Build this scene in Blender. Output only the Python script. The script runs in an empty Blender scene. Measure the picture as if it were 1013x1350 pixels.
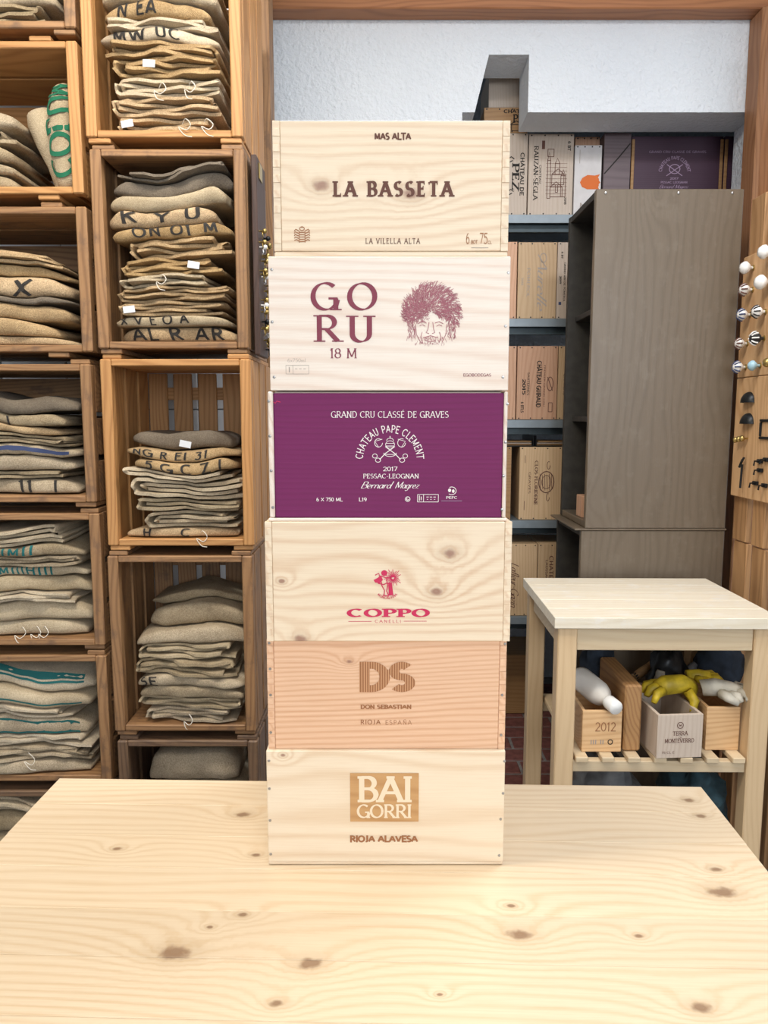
import bpy, math, random
from mathutils import Vector, noise
rnd = random.Random(7); noise.seed_set(11)
S = bpy.context.scene
COL = S.collection
# ---------------------------------------------------------------- camera, light, exposure
CAMZ, PITCH, F = 1.38, math.radians(7.2), 1000.0
cam = bpy.data.objects.new('camera', bpy.data.cameras.new('camera'))
COL.objects.link(cam); S.camera = cam
cam.location = (0, 0, CAMZ); cam.rotation_euler = (math.pi/2 - PITCH, 0, 0)
cam.data.sensor_fit = 'VERTICAL'; cam.data.sensor_height = 36; cam.data.lens = 36*F/1350
cam.data.clip_start = .02
W = bpy.data.worlds.new('world'); S.world = W; W.use_nodes = True
W.node_tree.nodes['Background'].inputs[0].default_value = (.80, .90, 1, 1)
W.node_tree.nodes['Background'].inputs[1].default_value = .38
def area(name, loc, target, sx, sy, power, col):
    l = bpy.data.lights.new(name, 'AREA'); l.shape = 'RECTANGLE'; l.size = sx; l.size_y = sy
    l.energy = power; l.color = col
    o = bpy.data.objects.new(name, l); COL.objects.link(o); o.location = loc
    o.rotation_euler = (Vector(target)-Vector(loc)).to_track_quat('-Z', 'Y').to_euler()
    return o
area('window_daylight', (1.2, -3.2, 2.1), (0.1, 1.6, 1.2), 2.6, 1.6, 92, (.90, .95, 1))
area('unseen_ceiling_light', (-.1, -.6, 2.95), (-.1, -.1, 0), 1.3, .4, 13, (1, .93, .84))
area('unseen_ceiling_light', (-.55, .95, 2.96), (-.6, 1.15, 0), 1.1, .3, 33, (1, .91, .78))  # added light with no visible fixture, brightens the crates but not the stack fronts
area('unseen_ceiling_light', (.75, 1.45, 2.96), (.75, 1.6, 0), .9, .3, 21, (.96, .97, 1))  # added to lift the wall, shelving, cabinet and trolley; no lamp in view
S.view_settings.view_transform = 'Standard'; S.view_settings.look = 'None'
S.view_settings.gamma = 1; S.view_settings.use_curve_mapping = False
S.view_settings.exposure = 0.32

# ---------------------------------------------------------------- helpers
def ray(px, py):
    """photo pixel -> direction with y (horizontal depth) = 1"""
    a, b = (px-506.5)/F, (675-py)/F
    c, s = math.cos(PITCH), math.sin(PITCH)
    dy = c + b*s; dz = -s + b*c
    return a/dy, dz/dy
def PX(px, py, d): return ray(px, py)[0]*d
def PZ(py, d): return CAMZ + ray(506, py)[1]*d

class MB:
    def __init__(s): s.v = []; s.f = []
    def add(s, vs, fs):
        o = len(s.v); s.v += [tuple(v) for v in vs]; s.f += [tuple(i+o for i in f) for f in fs]; return s
    def box(s, x0, x1, y0, y1, z0, z1, b=.0015):
        b = min(b, (x1-x0)*.3, (y1-y0)*.3, (z1-z0)*.3)
        vs = []; idx = {}
        X = (x0, x1); Y = (y0, y1); Z = (z0, z1)
        for i in (0, 1):
            for j in (0, 1):
                for k in (0, 1):
                    sx, sy, sz = (b if i == 0 else -b), (b if j == 0 else -b), (b if k == 0 else -b)
                    idx[i, j, k, 0] = len(vs); vs.append((X[i], Y[j]+sy, Z[k]+sz))
                    idx[i, j, k, 1] = len(vs); vs.append((X[i]+sx, Y[j], Z[k]+sz))
                    idx[i, j, k, 2] = len(vs); vs.append((X[i]+sx, Y[j]+sy, Z[k]))
        fs = []
        def q(l, ref):
            a, b_, c = (Vector(vs[l[0]]), Vector(vs[l[1]]), Vector(vs[l[2]]))
            if (b_-a).cross(c-a).dot(Vector(ref)) < 0: l = l[::-1]
            fs.append(tuple(l))
        for i in (0, 1):
            r = 2*i-1
            q([idx[i, 0, 0, 0], idx[i, 1, 0, 0], idx[i, 1, 1, 0], idx[i, 0, 1, 0]], (r, 0, 0))
            q([idx[0, i, 0, 1], idx[1, i, 0, 1], idx[1, i, 1, 1], idx[0, i, 1, 1]], (0, r, 0))
            q([idx[0, 0, i, 2], idx[1, 0, i, 2], idx[1, 1, i, 2], idx[0, 1, i, 2]], (0, 0, r))
            for j in (0, 1):
                t = 2*j-1
                q([idx[i, j, 0, 0], idx[i, j, 1, 0], idx[i, j, 1, 1], idx[i, j, 0, 1]], (r, t, 0))
                q([idx[i, 0, j, 0], idx[i, 1, j, 0], idx[i, 1, j, 2], idx[i, 0, j, 2]], (r, 0, t))
                q([idx[0, i, j, 1], idx[1, i, j, 1], idx[1, i, j, 2], idx[0, i, j, 2]], (0, r, t))
                for k in (0, 1):
                    q([idx[i, j, k, 0], idx[i, j, k, 1], idx[i, j, k, 2]], (r, t, 2*k-1))
        return s.add(vs, fs)
    def prism(s, poly, y0, y1):
        """polygon in x,z extruded along y"""
        n = len(poly)
        vs = [(x, y0, z) for x, z in poly]+[(x, y1, z) for x, z in poly]
        fs = [tuple(range(n)), tuple(range(2*n-1, n-1, -1))]+[(i, i+n, (i+1) % n+n, (i+1) % n) for i in range(n)]
        return s.add(vs, fs)
    def lathe(s, prof, c=(0, 0, 0), axis=(0, 0, 1), n=16):
        q = Vector((0, 0, 1)).rotation_difference(Vector(axis)); c = Vector(c)
        vs = []; m = len(prof)
        for i in range(n):
            a = 2*math.pi*i/n
            for r, h in prof: vs.append(c+q @ Vector((r*math.cos(a), r*math.sin(a), h)))
        fs = [(i*m+j, ((i+1) % n)*m+j, ((i+1) % n)*m+j+1, i*m+j+1) for i in range(n) for j in range(m-1)]
        return s.add(vs, fs)
    def tube(s, pts, rad, n=8):
        pts = [Vector(p) for p in pts]
        if not isinstance(rad, (list, tuple)): rad = [rad]*len(pts)
        vs = []; fs = []
        up = Vector((.13, .2, 1)).normalized()
        for i, p in enumerate(pts):
            t = (pts[min(i+1, len(pts)-1)]-pts[max(i-1, 0)]).normalized()
            a = t.cross(up)
            if a.length < .05: a = t.cross(Vector((1, 0, 0)))
            a.normalize(); b = t.cross(a)
            for k in range(n):
                w = 2*math.pi*k/n; vs.append(p+(a*math.cos(w)+b*math.sin(w))*rad[i])
        for i in range(len(pts)-1):
            for k in range(n): fs.append((i*n+k, i*n+(k+1) % n, (i+1)*n+(k+1) % n, (i+1)*n+k))
        fs.append(tuple(range(n))[::-1]); fs.append(tuple((len(pts)-1)*n+k for k in range(n)))
        return s.add(vs, fs)
    def blob(s, c, r, seed=0, amp=.25, nu=14, nv=10, fr=6):
        vs = []; fs = []
        for j in range(nv+1):
            for i in range(nu):
                a = 2*math.pi*i/nu; e = math.pi*(j/nv-.5)
                d = Vector((math.cos(a)*math.cos(e), math.sin(a)*math.cos(e), math.sin(e)))
                k = 1+amp*noise.noise(d*fr*.4+Vector((seed, seed*2, 0)))
                vs.append((c[0]+d.x*r[0]*k, c[1]+d.y*r[1]*k, c[2]+d.z*r[2]*k))
        for j in range(nv):
            for i in range(nu): fs.append((j*nu+i, j*nu+(i+1) % nu, (j+1)*nu+(i+1) % nu, (j+1)*nu+i))
        return s.add(vs, fs)
    def mesh(s, name, mat, smooth=False):
        m = bpy.data.meshes.new(name); m.from_pydata(s.v, [], s.f); m.materials.append(mat)
        if smooth: m.polygons.foreach_set('use_smooth', [True]*len(m.polygons))
        m.update(); return m
    def build(s, name, mat, parent=None, smooth=False, loc=None):
        o = bpy.data.objects.new(name, s.mesh(name, mat, smooth)); COL.objects.link(o)
        if parent: o.parent = parent
        if loc: o.location = loc
        return o
def inst(name, mesh, parent, loc, rot=None):
    o = bpy.data.objects.new(name, mesh); COL.objects.link(o); o.parent = parent; o.location = loc
    if rot: o.rotation_euler = rot
    return o
def thing(name, label, cat, loc=(0, 0, 0), rz=0, group=None):
    o = bpy.data.objects.new(name, None); COL.objects.link(o); o.empty_display_size = .05
    o.location = loc; o.rotation_euler = (0, 0, rz)
    return tag(o, label, cat, group)
def tag(o, label, cat, group=None):
    o['label'] = label; o['category'] = cat
    if group: o['group'] = group
    return o
def struct(o):
    o['kind'] = 'structure'; return o

# ---------------------------------------------------------------- materials
class NT:
    def __init__(s, name):
        s.m = bpy.data.materials.new(name); s.m.use_nodes = True; s.t = s.m.node_tree
        s.b = s.t.nodes['Principled BSDF']
    def n(s, typ, **kw):
        o = s.t.nodes.new(typ)
        for k, v in kw.items(): setattr(o, k, v)
        return o
    def put(s, val, sock):
        if isinstance(val, (int, float)): sock.default_value = val
        elif isinstance(val, tuple): sock.default_value = val if len(val) == len(sock.default_value) else val+(1,)
        else: s.t.links.new(val, sock)
    def math(s, op, a, b=0.0, c=0.0):
        o = s.n('ShaderNodeMath', operation=op)
        s.put(a, o.inputs[0]); s.put(b, o.inputs[1]); s.put(c, o.inputs[2]); return o.outputs[0]
    def ss(s, x, a, b):
        o = s.n('ShaderNodeMapRange', interpolation_type='SMOOTHSTEP')
        s.put(x, o.inputs[0]); o.inputs[1].default_value = a; o.inputs[2].default_value = b; return o.outputs[0]
    def mix(s, f, a, b):
        o = s.n('ShaderNodeMix', data_type='RGBA'); s.put(f, o.inputs[0]); s.put(a, o.inputs[6]); s.put(b, o.inputs[7]); return o.outputs[2]
    def comb(s, x, y, z):
        o = s.n('ShaderNodeCombineXYZ')
        for i, v in enumerate((x, y, z)): s.put(v, o.inputs[i])
        return o.outputs[0]
    def noise(s, vec, scale, detail=2, rough=.5):
        o = s.n('ShaderNodeTexNoise'); s.put(vec, o.inputs['Vector']); o.inputs['Scale'].default_value = scale
        o.inputs['Detail'].default_value = detail; o.inputs['Roughness'].default_value = rough; return o.outputs[0]
    def coords(s):
        o = s.n('ShaderNodeTexCoord'); p = s.n('ShaderNodeSeparateXYZ'); s.put(o.outputs['Object'], p.inputs[0])
        return p.outputs[0], p.outputs[1], p.outputs[2], o.outputs['Object']
    def rand(s): return s.n('ShaderNodeObjectInfo').outputs['Random']
    def bump(s, h, strength, dist=.002):
        o = s.n('ShaderNodeBump'); o.inputs['Strength'].default_value = strength; o.inputs['Distance'].default_value = dist
        s.put(h, o.inputs['Height']); s.put(o.outputs[0], s.b.inputs['Normal'])
    def done(s, col, rough, metal=0):
        s.put(col, s.b.inputs['Base Color']); s.put(rough, s.b.inputs['Roughness']); s.b.inputs['Metallic'].default_value = metal
        return s.m
def plain(name, col, rough=.6, metal=0, vary=.0):
    t = NT(name); c = col
    if vary:
        x, y, z, v = t.coords(); n = t.noise(v, 30, 3)
        c = t.mix(t.ss(n, .3, .7), tuple(k*(1-vary) for k in col), tuple(min(1, k*(1+vary)) for k in col))
    return t.done(c, rough, metal)
def wood(name, light, dark, axis='x', freq=90, amp=9, rough=.55, knots=None, rk=0., kscale=3.2, wear=None, strength=.6, kcol=(.16, .075, .035), tint=.12):
    t = NT(name); x, y, z, v = t.coords(); r = t.rand()
    g, a, b = {'x': (x, z, y), 'y': (y, x, z), 'z': (z, x, y), 'xt': (x, y, z)}[axis]
    off = t.math('MULTIPLY', r, 37.0)
    ao = t.math('ADD', a, off)
    lo = t.noise(t.comb(t.math('MULTIPLY', g, .22), ao, b), 5.5, 2, .45)
    freq = freq*5.5
    ph = t.math('MULTIPLY_ADD', a, freq, t.math('MULTIPLY', lo, amp*9))
    ph = t.math('MULTIPLY_ADD', b, freq*.35, ph)
    kn_ = t.math('MULTIPLY_ADD', t.noise(t.comb(g, ao, b), 90, 2), 1.1, -.55)
    dark_k = None; halo = None
    def knot(d):
        nonlocal ph, dark_k, halo
        d = t.math('ADD', t.math('MULTIPLY', d, 1.5), kn_)
        ph = t.math('ADD', ph, t.math('MULTIPLY', t.math('EXPONENT', t.math('MULTIPLY', d, -.30)), 26))
        k = t.ss(d, 1.35, .45); h = t.ss(d, 3.2, .8)
        dark_k = k if dark_k is None else t.math('MAXIMUM', dark_k, k)
        halo = h if halo is None else t.math('MAXIMUM', halo, h)
    for kx, ka, kr in (knots or []):
        dx = t.math('MULTIPLY', t.math('SUBTRACT', g, kx), .62/kr); da = t.math('MULTIPLY', t.math('SUBTRACT', a, ka), 1/kr)
        knot(t.math('SQRT', t.math('ADD', t.math('MULTIPLY', dx, dx), t.math('MULTIPLY', da, da))))
    if rk:
        vo = t.n('ShaderNodeTexVoronoi'); t.put(t.comb(t.math('MULTIPLY', g, .6), ao, t.math('MULTIPLY', off, 3)), vo.inputs['Vector'])
        vo.inputs['Scale'].default_value = kscale
        sp = t.n('ShaderNodeSeparateColor'); t.put(vo.outputs['Color'], sp.inputs[0])
        d = t.math('MULTIPLY', vo.outputs['Distance'], 1/(.011*kscale))
        knot(t.math('ADD', d, t.math('MULTIPLY', t.math('GREATER_THAN', sp.outputs[0], rk), 50)))
    ring = t.math('MULTIPLY_ADD', t.math('SINE', ph), .5, .5)
    ring = t.math('POWER', ring, 2.2)
    fib = t.noise(t.comb(t.math('MULTIPLY', g, .03), ao, b), 420, 2, .6)
    big = t.noise(t.comb(t.math('MULTIPLY', g, .5), ao, b), 9, 2)
    f = t.math('ADD', t.math('MULTIPLY', ring, strength), t.math('MULTIPLY', t.ss(fib, .35, .75), .22))
    f = t.math('MULTIPLY', f, t.math('MULTIPLY_ADD', big, 1.0, .45))
    col = t.mix(f, light, dark)
    hs = t.n('ShaderNodeHueSaturation'); t.put(col, hs.inputs['Color'])
    t.put(t.math('MULTIPLY_ADD', r, 2*tint, 1-tint), hs.inputs['Value']); col = hs.outputs[0]
    if dark_k is not None:
        col = t.mix(t.math('MULTIPLY', halo, .35), col, tuple(k*.75 for k in dark))
        col = t.mix(t.math('MULTIPLY', dark_k, .8), col, kcol)
    if wear:
        w = t.noise(t.comb(x, y, z), 14, 5, .7); w2 = t.noise(t.comb(t.math('MULTIPLY', g, .15), a, b), 60, 3, .6)
        col = t.mix(t.math('MULTIPLY', t.ss(t.math('MULTIPLY', w, t.math('ADD', w2, .5)), .50, .72), .7), col, wear)
    t.bump(t.math('ADD', fib, t.math('MULTIPLY', ring, .4)), .25, .0006)
    return t.done(col, rough)
PALE, PALED = (.78, .63, .44), (.60, .40, .22)
def burlap(name, c0, c1):
    t = NT(name); x, y, z, v = t.coords(); r = t.rand()
    n = t.noise(v, 330, 3, .7); n2 = t.noise(v, 14, 3, .6)
    f = t.math('MULTIPLY_ADD', n, .9, t.math('MULTIPLY', n2, .5))
    col = t.mix(t.ss(f, .35, 1.05), c0, c1)
    hs = t.n('ShaderNodeHueSaturation'); t.put(col, hs.inputs['Color']); t.put(t.math('MULTIPLY_ADD', r, .36, .80), hs.inputs['Value'])
    t.put(t.math('MULTIPLY_ADD', r, -.25, 1.12), hs.inputs['Saturation'])
    w1 = t.math('SINE', t.math('MULTIPLY', x, 1900)); w2 = t.math('SINE', t.math('MULTIPLY', t.math('ADD', z, y), 1900))
    t.bump(t.math('ADD', t.math('MULTIPLY', t.math('MULTIPLY', w1, w2), .4), t.math('ADD', n, t.math('MULTIPLY', n2, 2))), .55, .003)
    return t.done(hs.outputs[0], .95)
M = {}
M['burlap'] = burlap('burlap_tan', (.25, .155, .068), (.66, .475, .265))
M['burlap_grey'] = burlap('burlap_greyish', (.23, .17, .10), (.60, .49, .335))  # greyer copy of the tan, with cool light put into the colour
M['burlap_dark'] = burlap('burlap_dark', (.12, .095, .07), (.27, .225, .17))
M['burlap_pale'] = burlap('burlap_pale', (.36, .28, .18), (.70, .59, .42))
M['crate_orange'] = wood('crate_wood_orange', (.50, .26, .095), (.31, .135, .04), 'x', rk=.25)
M['crate_orange_v'] = wood('crate_wood_orange_upright', (.50, .26, .095), (.31, .135, .04), 'z', rk=.25)
M['crate_brown'] = wood('crate_wood_brown', (.33, .18, .08), (.16, .075, .03), 'x', rk=.25, wear=(.13, .075, .045))
M['crate_brown_v'] = wood('crate_wood_brown_upright', (.33, .18, .08), (.16, .075, .03), 'z', rk=.25, wear=(.13, .075, .045))
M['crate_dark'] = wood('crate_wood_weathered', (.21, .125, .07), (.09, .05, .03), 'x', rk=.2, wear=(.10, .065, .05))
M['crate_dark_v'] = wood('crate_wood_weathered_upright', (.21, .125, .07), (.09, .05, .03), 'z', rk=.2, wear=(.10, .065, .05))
M['ink'] = plain('black_ink', (.025, .022, .02), .9)
M['ink_green'] = plain('green_ink', (.008, .13, .065), .9)
M['ink_navy'] = plain('navy_ink', (.05, .07, .16), .9)
M['ink_teal'] = plain('teal_ink', (.012, .12, .12), .9)
M['ink_brown'] = plain('brown_ink', (.13, .055, .04), .8)
M['ink_sepia'] = plain('sepia_ink', (.33, .14, .06), .8)
M['ink_wine'] = plain('wine_ink', (.22, .045, .075), .8)
M['ink_hair'] = plain('faded_wine_ink', (.38, .14, .17), .8)
M['ink_red'] = plain('red_ink', (.55, .02, .09), .7)
M['ink_grey'] = plain('grey_ink', (.38, .33, .29), .8)
M['ink_white'] = plain('white_ink', (.85, .78, .76), .7)
M['ink_orange'] = plain('orange_ink', (.70, .16, .03), .7)
M['ink_lilac'] = plain('lilac_ink', (.35, .25, .36), .8)
M['paper'] = plain('paper_tag', (.66, .68, .71), .8)
M['thread'] = plain('white_thread', (.75, .71, .62), .9)
M['metal'] = plain('grey_shelf_metal', (.22, .26, .29), .45, .3, .05)
M['metal_dark'] = plain('dark_shelf_metal', (.035, .055, .065), .45, .3, .1)
M['steel'] = plain('nail_steel', (.35, .34, .33), .35, .9)
M['iron'] = plain('black_iron', (.02, .022, .024), .4, .6)
M['brass'] = plain('aged_brass', (.45, .33, .12), .35, .9)
M['white_cer'] = plain('white_ceramic', (.82, .82, .80), .15)
M['blue_cer'] = plain('blue_ceramic', (.35, .55, .65), .15)
M['plastic'] = plain('white_plastic', (.80, .78, .74), .35)
M['yellow'] = plain('yellow_rubber', (.52, .38, .02), .5, 0, .3)
M['cloth'] = plain('grey_cotton', (.48, .45, .38), .9, 0, .15)
M['navy'] = plain('dark_blue_cloth', (.018, .028, .045), .9, 0, .3)
M['tealbag'] = plain('teal_bag_fabric', (.02, .05, .065), .8, 0, .3)
M['greybag'] = plain('grey_bag_film', (.12, .125, .13), .5, 0, .2)
M['purple'] = wood('purple_painted_wood', (.160, .010, .090), (.125, .008, .068), 'x', 160, 5, .75, strength=.35, tint=0)
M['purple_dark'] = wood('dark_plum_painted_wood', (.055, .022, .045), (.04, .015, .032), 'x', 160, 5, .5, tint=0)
def plaster():
    t = NT('white_plaster'); x, y, z, v = t.coords(); n = t.noise(v, 55, 4, .6); n2 = t.noise(v, 4, 2)
    t.bump(n, .9, .012); return t.done(t.mix(n2, (.72, .77, .83), (.79, .83, .87)), .85)
M['plaster'] = plaster()
M['ceiling'] = plain('ceiling_paint', (.75, .74, .72), .9)
M['tile'] = plain('white_glazed_tile', (.62, .64, .66), .25, 0, .03)
M['grout'] = plain('grout', (.28, .28, .28), .9)
M['brick'] = plain('dark_red_brick', (.17, .06, .05), .7, 0, .25)
M['mortar'] = plain('mortar', (.22, .20, .19), .9, 0, .2)
M['beam'] = wood('redwood_beam', (.38, .16, .065), (.24, .09, .035), 'x', 60)
M['beam_v'] = wood('redwood_post', (.40, .19, .085), (.26, .11, .045), 'z', 60)
M['pallet_v'] = wood('pallet_wood', (.52, .30, .14), (.30, .15, .06), 'z', rk=.35)
M['board'] = wood('display_board_pine', (.66, .42, .22), (.50, .27, .12), 'z', 70)
M['darkboard'] = wood('dark_stained_board', (.075, .04, .03), (.04, .02, .015), 'z', 70)
M['birch'] = wood('birch', (.66, .53, .35), (.55, .40, .24), 'x', 60, 6, strength=.35)
M['birch_v'] = wood('birch_upright', (.64, .47, .28), (.52, .35, .19), 'z', 60, 6, strength=.35)
M['birch_top'] = wood('worn_pale_worktop', (.74, .68, .56), (.62, .53, .38), 'xt', 50, 6, strength=.35, wear=(.80, .77, .70))
M['cab'] = wood('grey_brown_painted_wood', (.140, .108, .075), (.098, .073, .048), 'z', 40, 5, .36, rk=.45, kscale=5, strength=.38, wear=(.155, .125, .092), kcol=(.07, .042, .028), tint=.05)
M['cab_in'] = plain('cabinet_inside_paint', (.035, .032, .027), .6, 0, .2)  # inner faces set darker than the outer boards
M['box_tan'] = wood('wine_box_tan', (.62, .44, .26), (.46, .28, .14), 'z', 90, 6, strength=.4)
M['box_pink'] = wood('wine_box_pinkish', (.60, .36, .23), (.45, .22, .12), 'z', 90, 6, strength=.45)
M['box_grey'] = wood('wine_box_greyish', (.55, .46, .38), (.44, .34, .26), 'z', 90, 6, strength=.35)
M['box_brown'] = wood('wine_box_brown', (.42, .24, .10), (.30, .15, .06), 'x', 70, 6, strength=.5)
M['box_white'] = plain('white_painted_box', (.66, .64, .64), .7, 0, .04)
M['box_pine'] = wood('box_pine', (.70, .46, .24), (.56, .31, .14), 'x', 90, 8, rk=.3)
M['box_plum'] = wood('mauve_wood', (.16, .12, .13), (.11, .08, .09), 'x', 60, 8)
M['block'] = wood('beam_offcut', (.38, .21, .085), (.22, .10, .035), 'y', 90, 6)

# ---------------------------------------------------------------- stroke lettering
def arc(cx, cy, rx, ry, a0, a1, n=14):
    return [(cx+rx*math.cos(math.radians(a0+(a1-a0)*i/n)), cy+ry*math.sin(math.radians(a0+(a1-a0)*i/n))) for i in range(n+1)]
G = {
 'A': (.78, [[(.02, 0), (.39, 1)], [(.39, 1), (.76, 0)], [(.15, .35), (.63, .35)]]),
 'B': (.66, [[(.12, 0), (.12, 1)], [(.12, 1), (.34, 1)]+arc(.34, .76, .22, .24, 90, -90)+[(.12, .52)], [(.12, .52), (.36, .52)]+arc(.36, .26, .26, .26, 90, -90)+[(.12, 0)]]),
 'C': (.76, [arc(.43, .5, .38, .5, 48, 312, 22)]),
 'D': (.78, [[(.12, 0), (.12, 1)], [(.12, 1), (.32, 1)]+arc(.32, .5, .38, .5, 90, -90)+[(.12, 0)]]),
 'E': (.60, [[(.12, 0), (.12, 1)], [(.12, 1), (.54, 1)], [(.12, .52), (.46, .52)], [(.12, 0), (.56, 0)]]),
 'F': (.56, [[(.12, 0), (.12, 1)], [(.12, 1), (.54, 1)], [(.12, .52), (.45, .52)]]),
 'G': (.80, [arc(.43, .5, .38, .5, 48, 345, 24)+[(.74, .1)], [(.74, 0), (.74, .42)], [(.52, .42), (.80, .42)]]),
 'H': (.78, [[(.12, 0), (.12, 1)], [(.66, 0), (.66, 1)], [(.12, .5), (.66, .5)]]),
 'I': (.26, [[(.13, 0), (.13, 1)]]),
 'J': (.42, [[(.28, 1), (.28, .2)]+arc(.12, .2, .16, .2, 0, -110, 8)]),
 'K': (.72, [[(.12, 0), (.12, 1)], [(.12, .42), (.62, 1)], [(.28, .6), (.68, 0)]]),
 'L': (.58, [[(.12, 0), (.12, 1)], [(.12, 0), (.56, 0)]]),
 'M': (.92, [[(.12, 0), (.14, 1)], [(.14, 1), (.46, .12)], [(.46, .12), (.78, 1)], [(.78, 1), (.80, 0)]]),
 'N': (.78, [[(.12, 0), (.12, 1)], [(.12, 1), (.66, 0)], [(.66, 0), (.66, 1)]]),
 'O': (.84, [arc(.42, .5, .38, .5, 0, 360, 28)]),
 'P': (.62, [[(.12, 0), (.12, 1)], [(.12, 1), (.34, 1)]+arc(.34, .73, .25, .27, 90, -90)+[(.12, .46)]]),
 'Q': (.84, [arc(.42, .5, .38, .5, 0, 360, 28), [(.45, .2), (.80, -.12)]]),
 'R': (.70, [[(.12, 0), (.12, 1)], [(.12, 1), (.34, 1)]+arc(.34, .74, .24, .26, 90, -90)+[(.12, .48)], [(.34, .48), (.68, 0)]]),
 'S': (.58, [arc(.29, .75, .22, .25, 40, 270, 14)+arc(.29, .25, .24, .25, 90, -140, 14)]),
 'T': (.66, [[(.33, 0), (.33, 1)], [(.02, 1), (.64, 1)]]),
 'U': (.74, [[(.12, 1), (.12, .3)]+arc(.37, .3, .25, .3, 180, 360, 12)+[(.62, 1)]]),
 'V': (.74, [[(.02, 1), (.37, 0)], [(.37, 0), (.72, 1)]]),
 'W': (1.0, [[(.02, 1), (.27, 0)], [(.27, 0), (.5, .9)], [(.5, .9), (.73, 0)], [(.73, 0), (.98, 1)]]),
 'X': (.72, [[(.04, 1), (.68, 0)], [(.68, 1), (.04, 0)]]),
 'Y': (.70, [[(.02, 1), (.35, .48)], [(.68, 1), (.35, .48)], [(.35, .48), (.35, 0)]]),
 'Z': (.64, [[(.06, 1), (.58, 1)], [(.58, 1), (.06, 0)], [(.06, 0), (.60, 0)]]),
 '0': (.60, [arc(.30, .5, .25, .5, 0, 360, 24)]), '1': (.36, [[(.06, .8), (.2, 1)], [(.2, 1), (.2, 0)]]),
 '2': (.56, [arc(.27, .72, .22, .28, 165, -30, 12)+[(.05, 0)], [(.05, 0), (.52, 0)]]),
 '3': (.54, [arc(.25, .75, .21, .25, 150, -90, 14)+arc(.25, .26, .24, .26, 90, -150, 14)]), '4': (.58, [[(.42, 0), (.42, 1)], [(.42, 1), (.04, .3)], [(.04, .3), (.56, .3)]]),
 '5': (.56, [[(.48, 1), (.12, 1)], [(.12, 1), (.10, .56)]+arc(.26, .33, .25, .33, 110, -140, 14)]),
 '6': (.58, [arc(.29, .3, .23, .3, 0, 360, 20), [(.06, .32)]+arc(.42, .4, .36, .6, 180, 100, 10)]),
 '7': (.54, [[(.04, 1), (.50, 1)], [(.50, 1), (.16, 0)]]),
 '8': (.56, [arc(.28, .76, .2, .24, 0, 360, 18), arc(.28, .27, .24, .27, 0, 360, 18)]),
 '9': (.58, [arc(.29, .7, .23, .3, 0, 360, 20), [(.52, .68)]+arc(.16, .6, .36, .6, 0, -80, 10)]),
 '-': (.36, [[(.06, .4), (.30, .4)]]), '.': (.2, [[(.1, 0), (.1, .08)]]), "'": (.16, [[(.08, 1), (.08, .78)]]), ' ': (.34, []),
 'a': (.50, [arc(.22, .27, .18, .27, 0, 360, 16), [(.41, .54), (.41, .06), (.50, 0)]]),
 'd': (.52, [arc(.22, .27, .18, .27, 0, 360, 16), [(.42, 1.05), (.41, .06), (.52, 0)]]),
 'e': (.44, [[(.05, .26), (.38, .30)]+arc(.22, .28, .17, .27, 10, 310, 16)]),
 'f': (.32, [arc(.28, .85, .12, .2, 30, 180, 8)+[(.14, -.3)], [(.02, .52), (.3, .52)]]),
 'g': (.50, [arc(.22, .27, .18, .27, 0, 360, 16), [(.41, .54), (.40, -.2)]+arc(.24, -.2, .16, .18, 0, -150, 8)]),
 'i': (.24, [[(.10, .54), (.10, .06), (.2, 0)], [(.10, .74), (.10, .80)]]), 'l': (.24, [[(.10, 1.05), (.10, .06), (.2, 0)]]),
 'm': (.76, [[(.08, 0), (.08, .54)], arc(.22, .36, .14, .18, 180, 0, 8)+[(.36, 0)], arc(.50, .36, .14, .18, 180, 0, 8)+[(.64, .04), (.74, 0)]]),
 'n': (.50, [[(.08, 0), (.08, .54)], arc(.24, .34, .16, .20, 180, 0, 8)+[(.40, .04), (.5, 0)]]),
 'o': (.46, [arc(.22, .27, .18, .27, 0, 360, 16)]), 'r': (.36, [[(.08, 0), (.08, .54)], [(.08, .36)]+arc(.24, .36, .14, .18, 160, 50, 6)]),
 't': (.30, [[(.12, .85), (.12, .06), (.24, 0)], [(.0, .54), (.26, .54)]]),
 'u': (.50, [[(.08, .54), (.08, .18)]+arc(.23, .18, .15, .18, 180, 340, 8), [(.40, .54), (.40, .06), (.5, 0)]]),
 'x': (.44, [[(.06, .54), (.38, 0)], [(.38, .54), (.06, 0)]]), 'z': (.44, [[(.05, .54), (.38, .54), (.05, 0), (.40, 0)]]),
}
G['É'] = (G['E'][0], G['E'][1]+[[(.28, 1.1), (.42, 1.25)]]); G['Â'] = (G['A'][0], G['A'][1]+[[(.24, 1.08), (.39, 1.22)], [(.39, 1.22), (.54, 1.08)]])
G['Ñ'] = (G['N'][0], G['N'][1]+[[(.2, 1.12), (.58, 1.18)]])
def stroke(pts, wf, out, caps=0.0):
    n = len(pts)
    if n < 2: return
    closed = n > 8 and math.hypot(pts[0][0]-pts[-1][0], pts[0][1]-pts[-1][1]) < 1e-4
    L = []; R = []
    for i in range(n):
        a = pts[i-1] if i else (pts[-2] if closed else pts[0]); b = pts[i+1] if i < n-1 else (pts[1] if closed else pts[-1])
        dx, dy = b[0]-a[0], b[1]-a[1]; l = math.hypot(dx, dy) or 1; dx /= l; dy /= l
        w = wf(dx, dy)/2; px, py = pts[i]
        L.append((px-dy*w, py+dx*w)); R.append((px+dy*w, py-dx*w))
    for i in range(n-1): out.append((R[i], R[i+1], L[i+1], L[i]))
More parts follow.
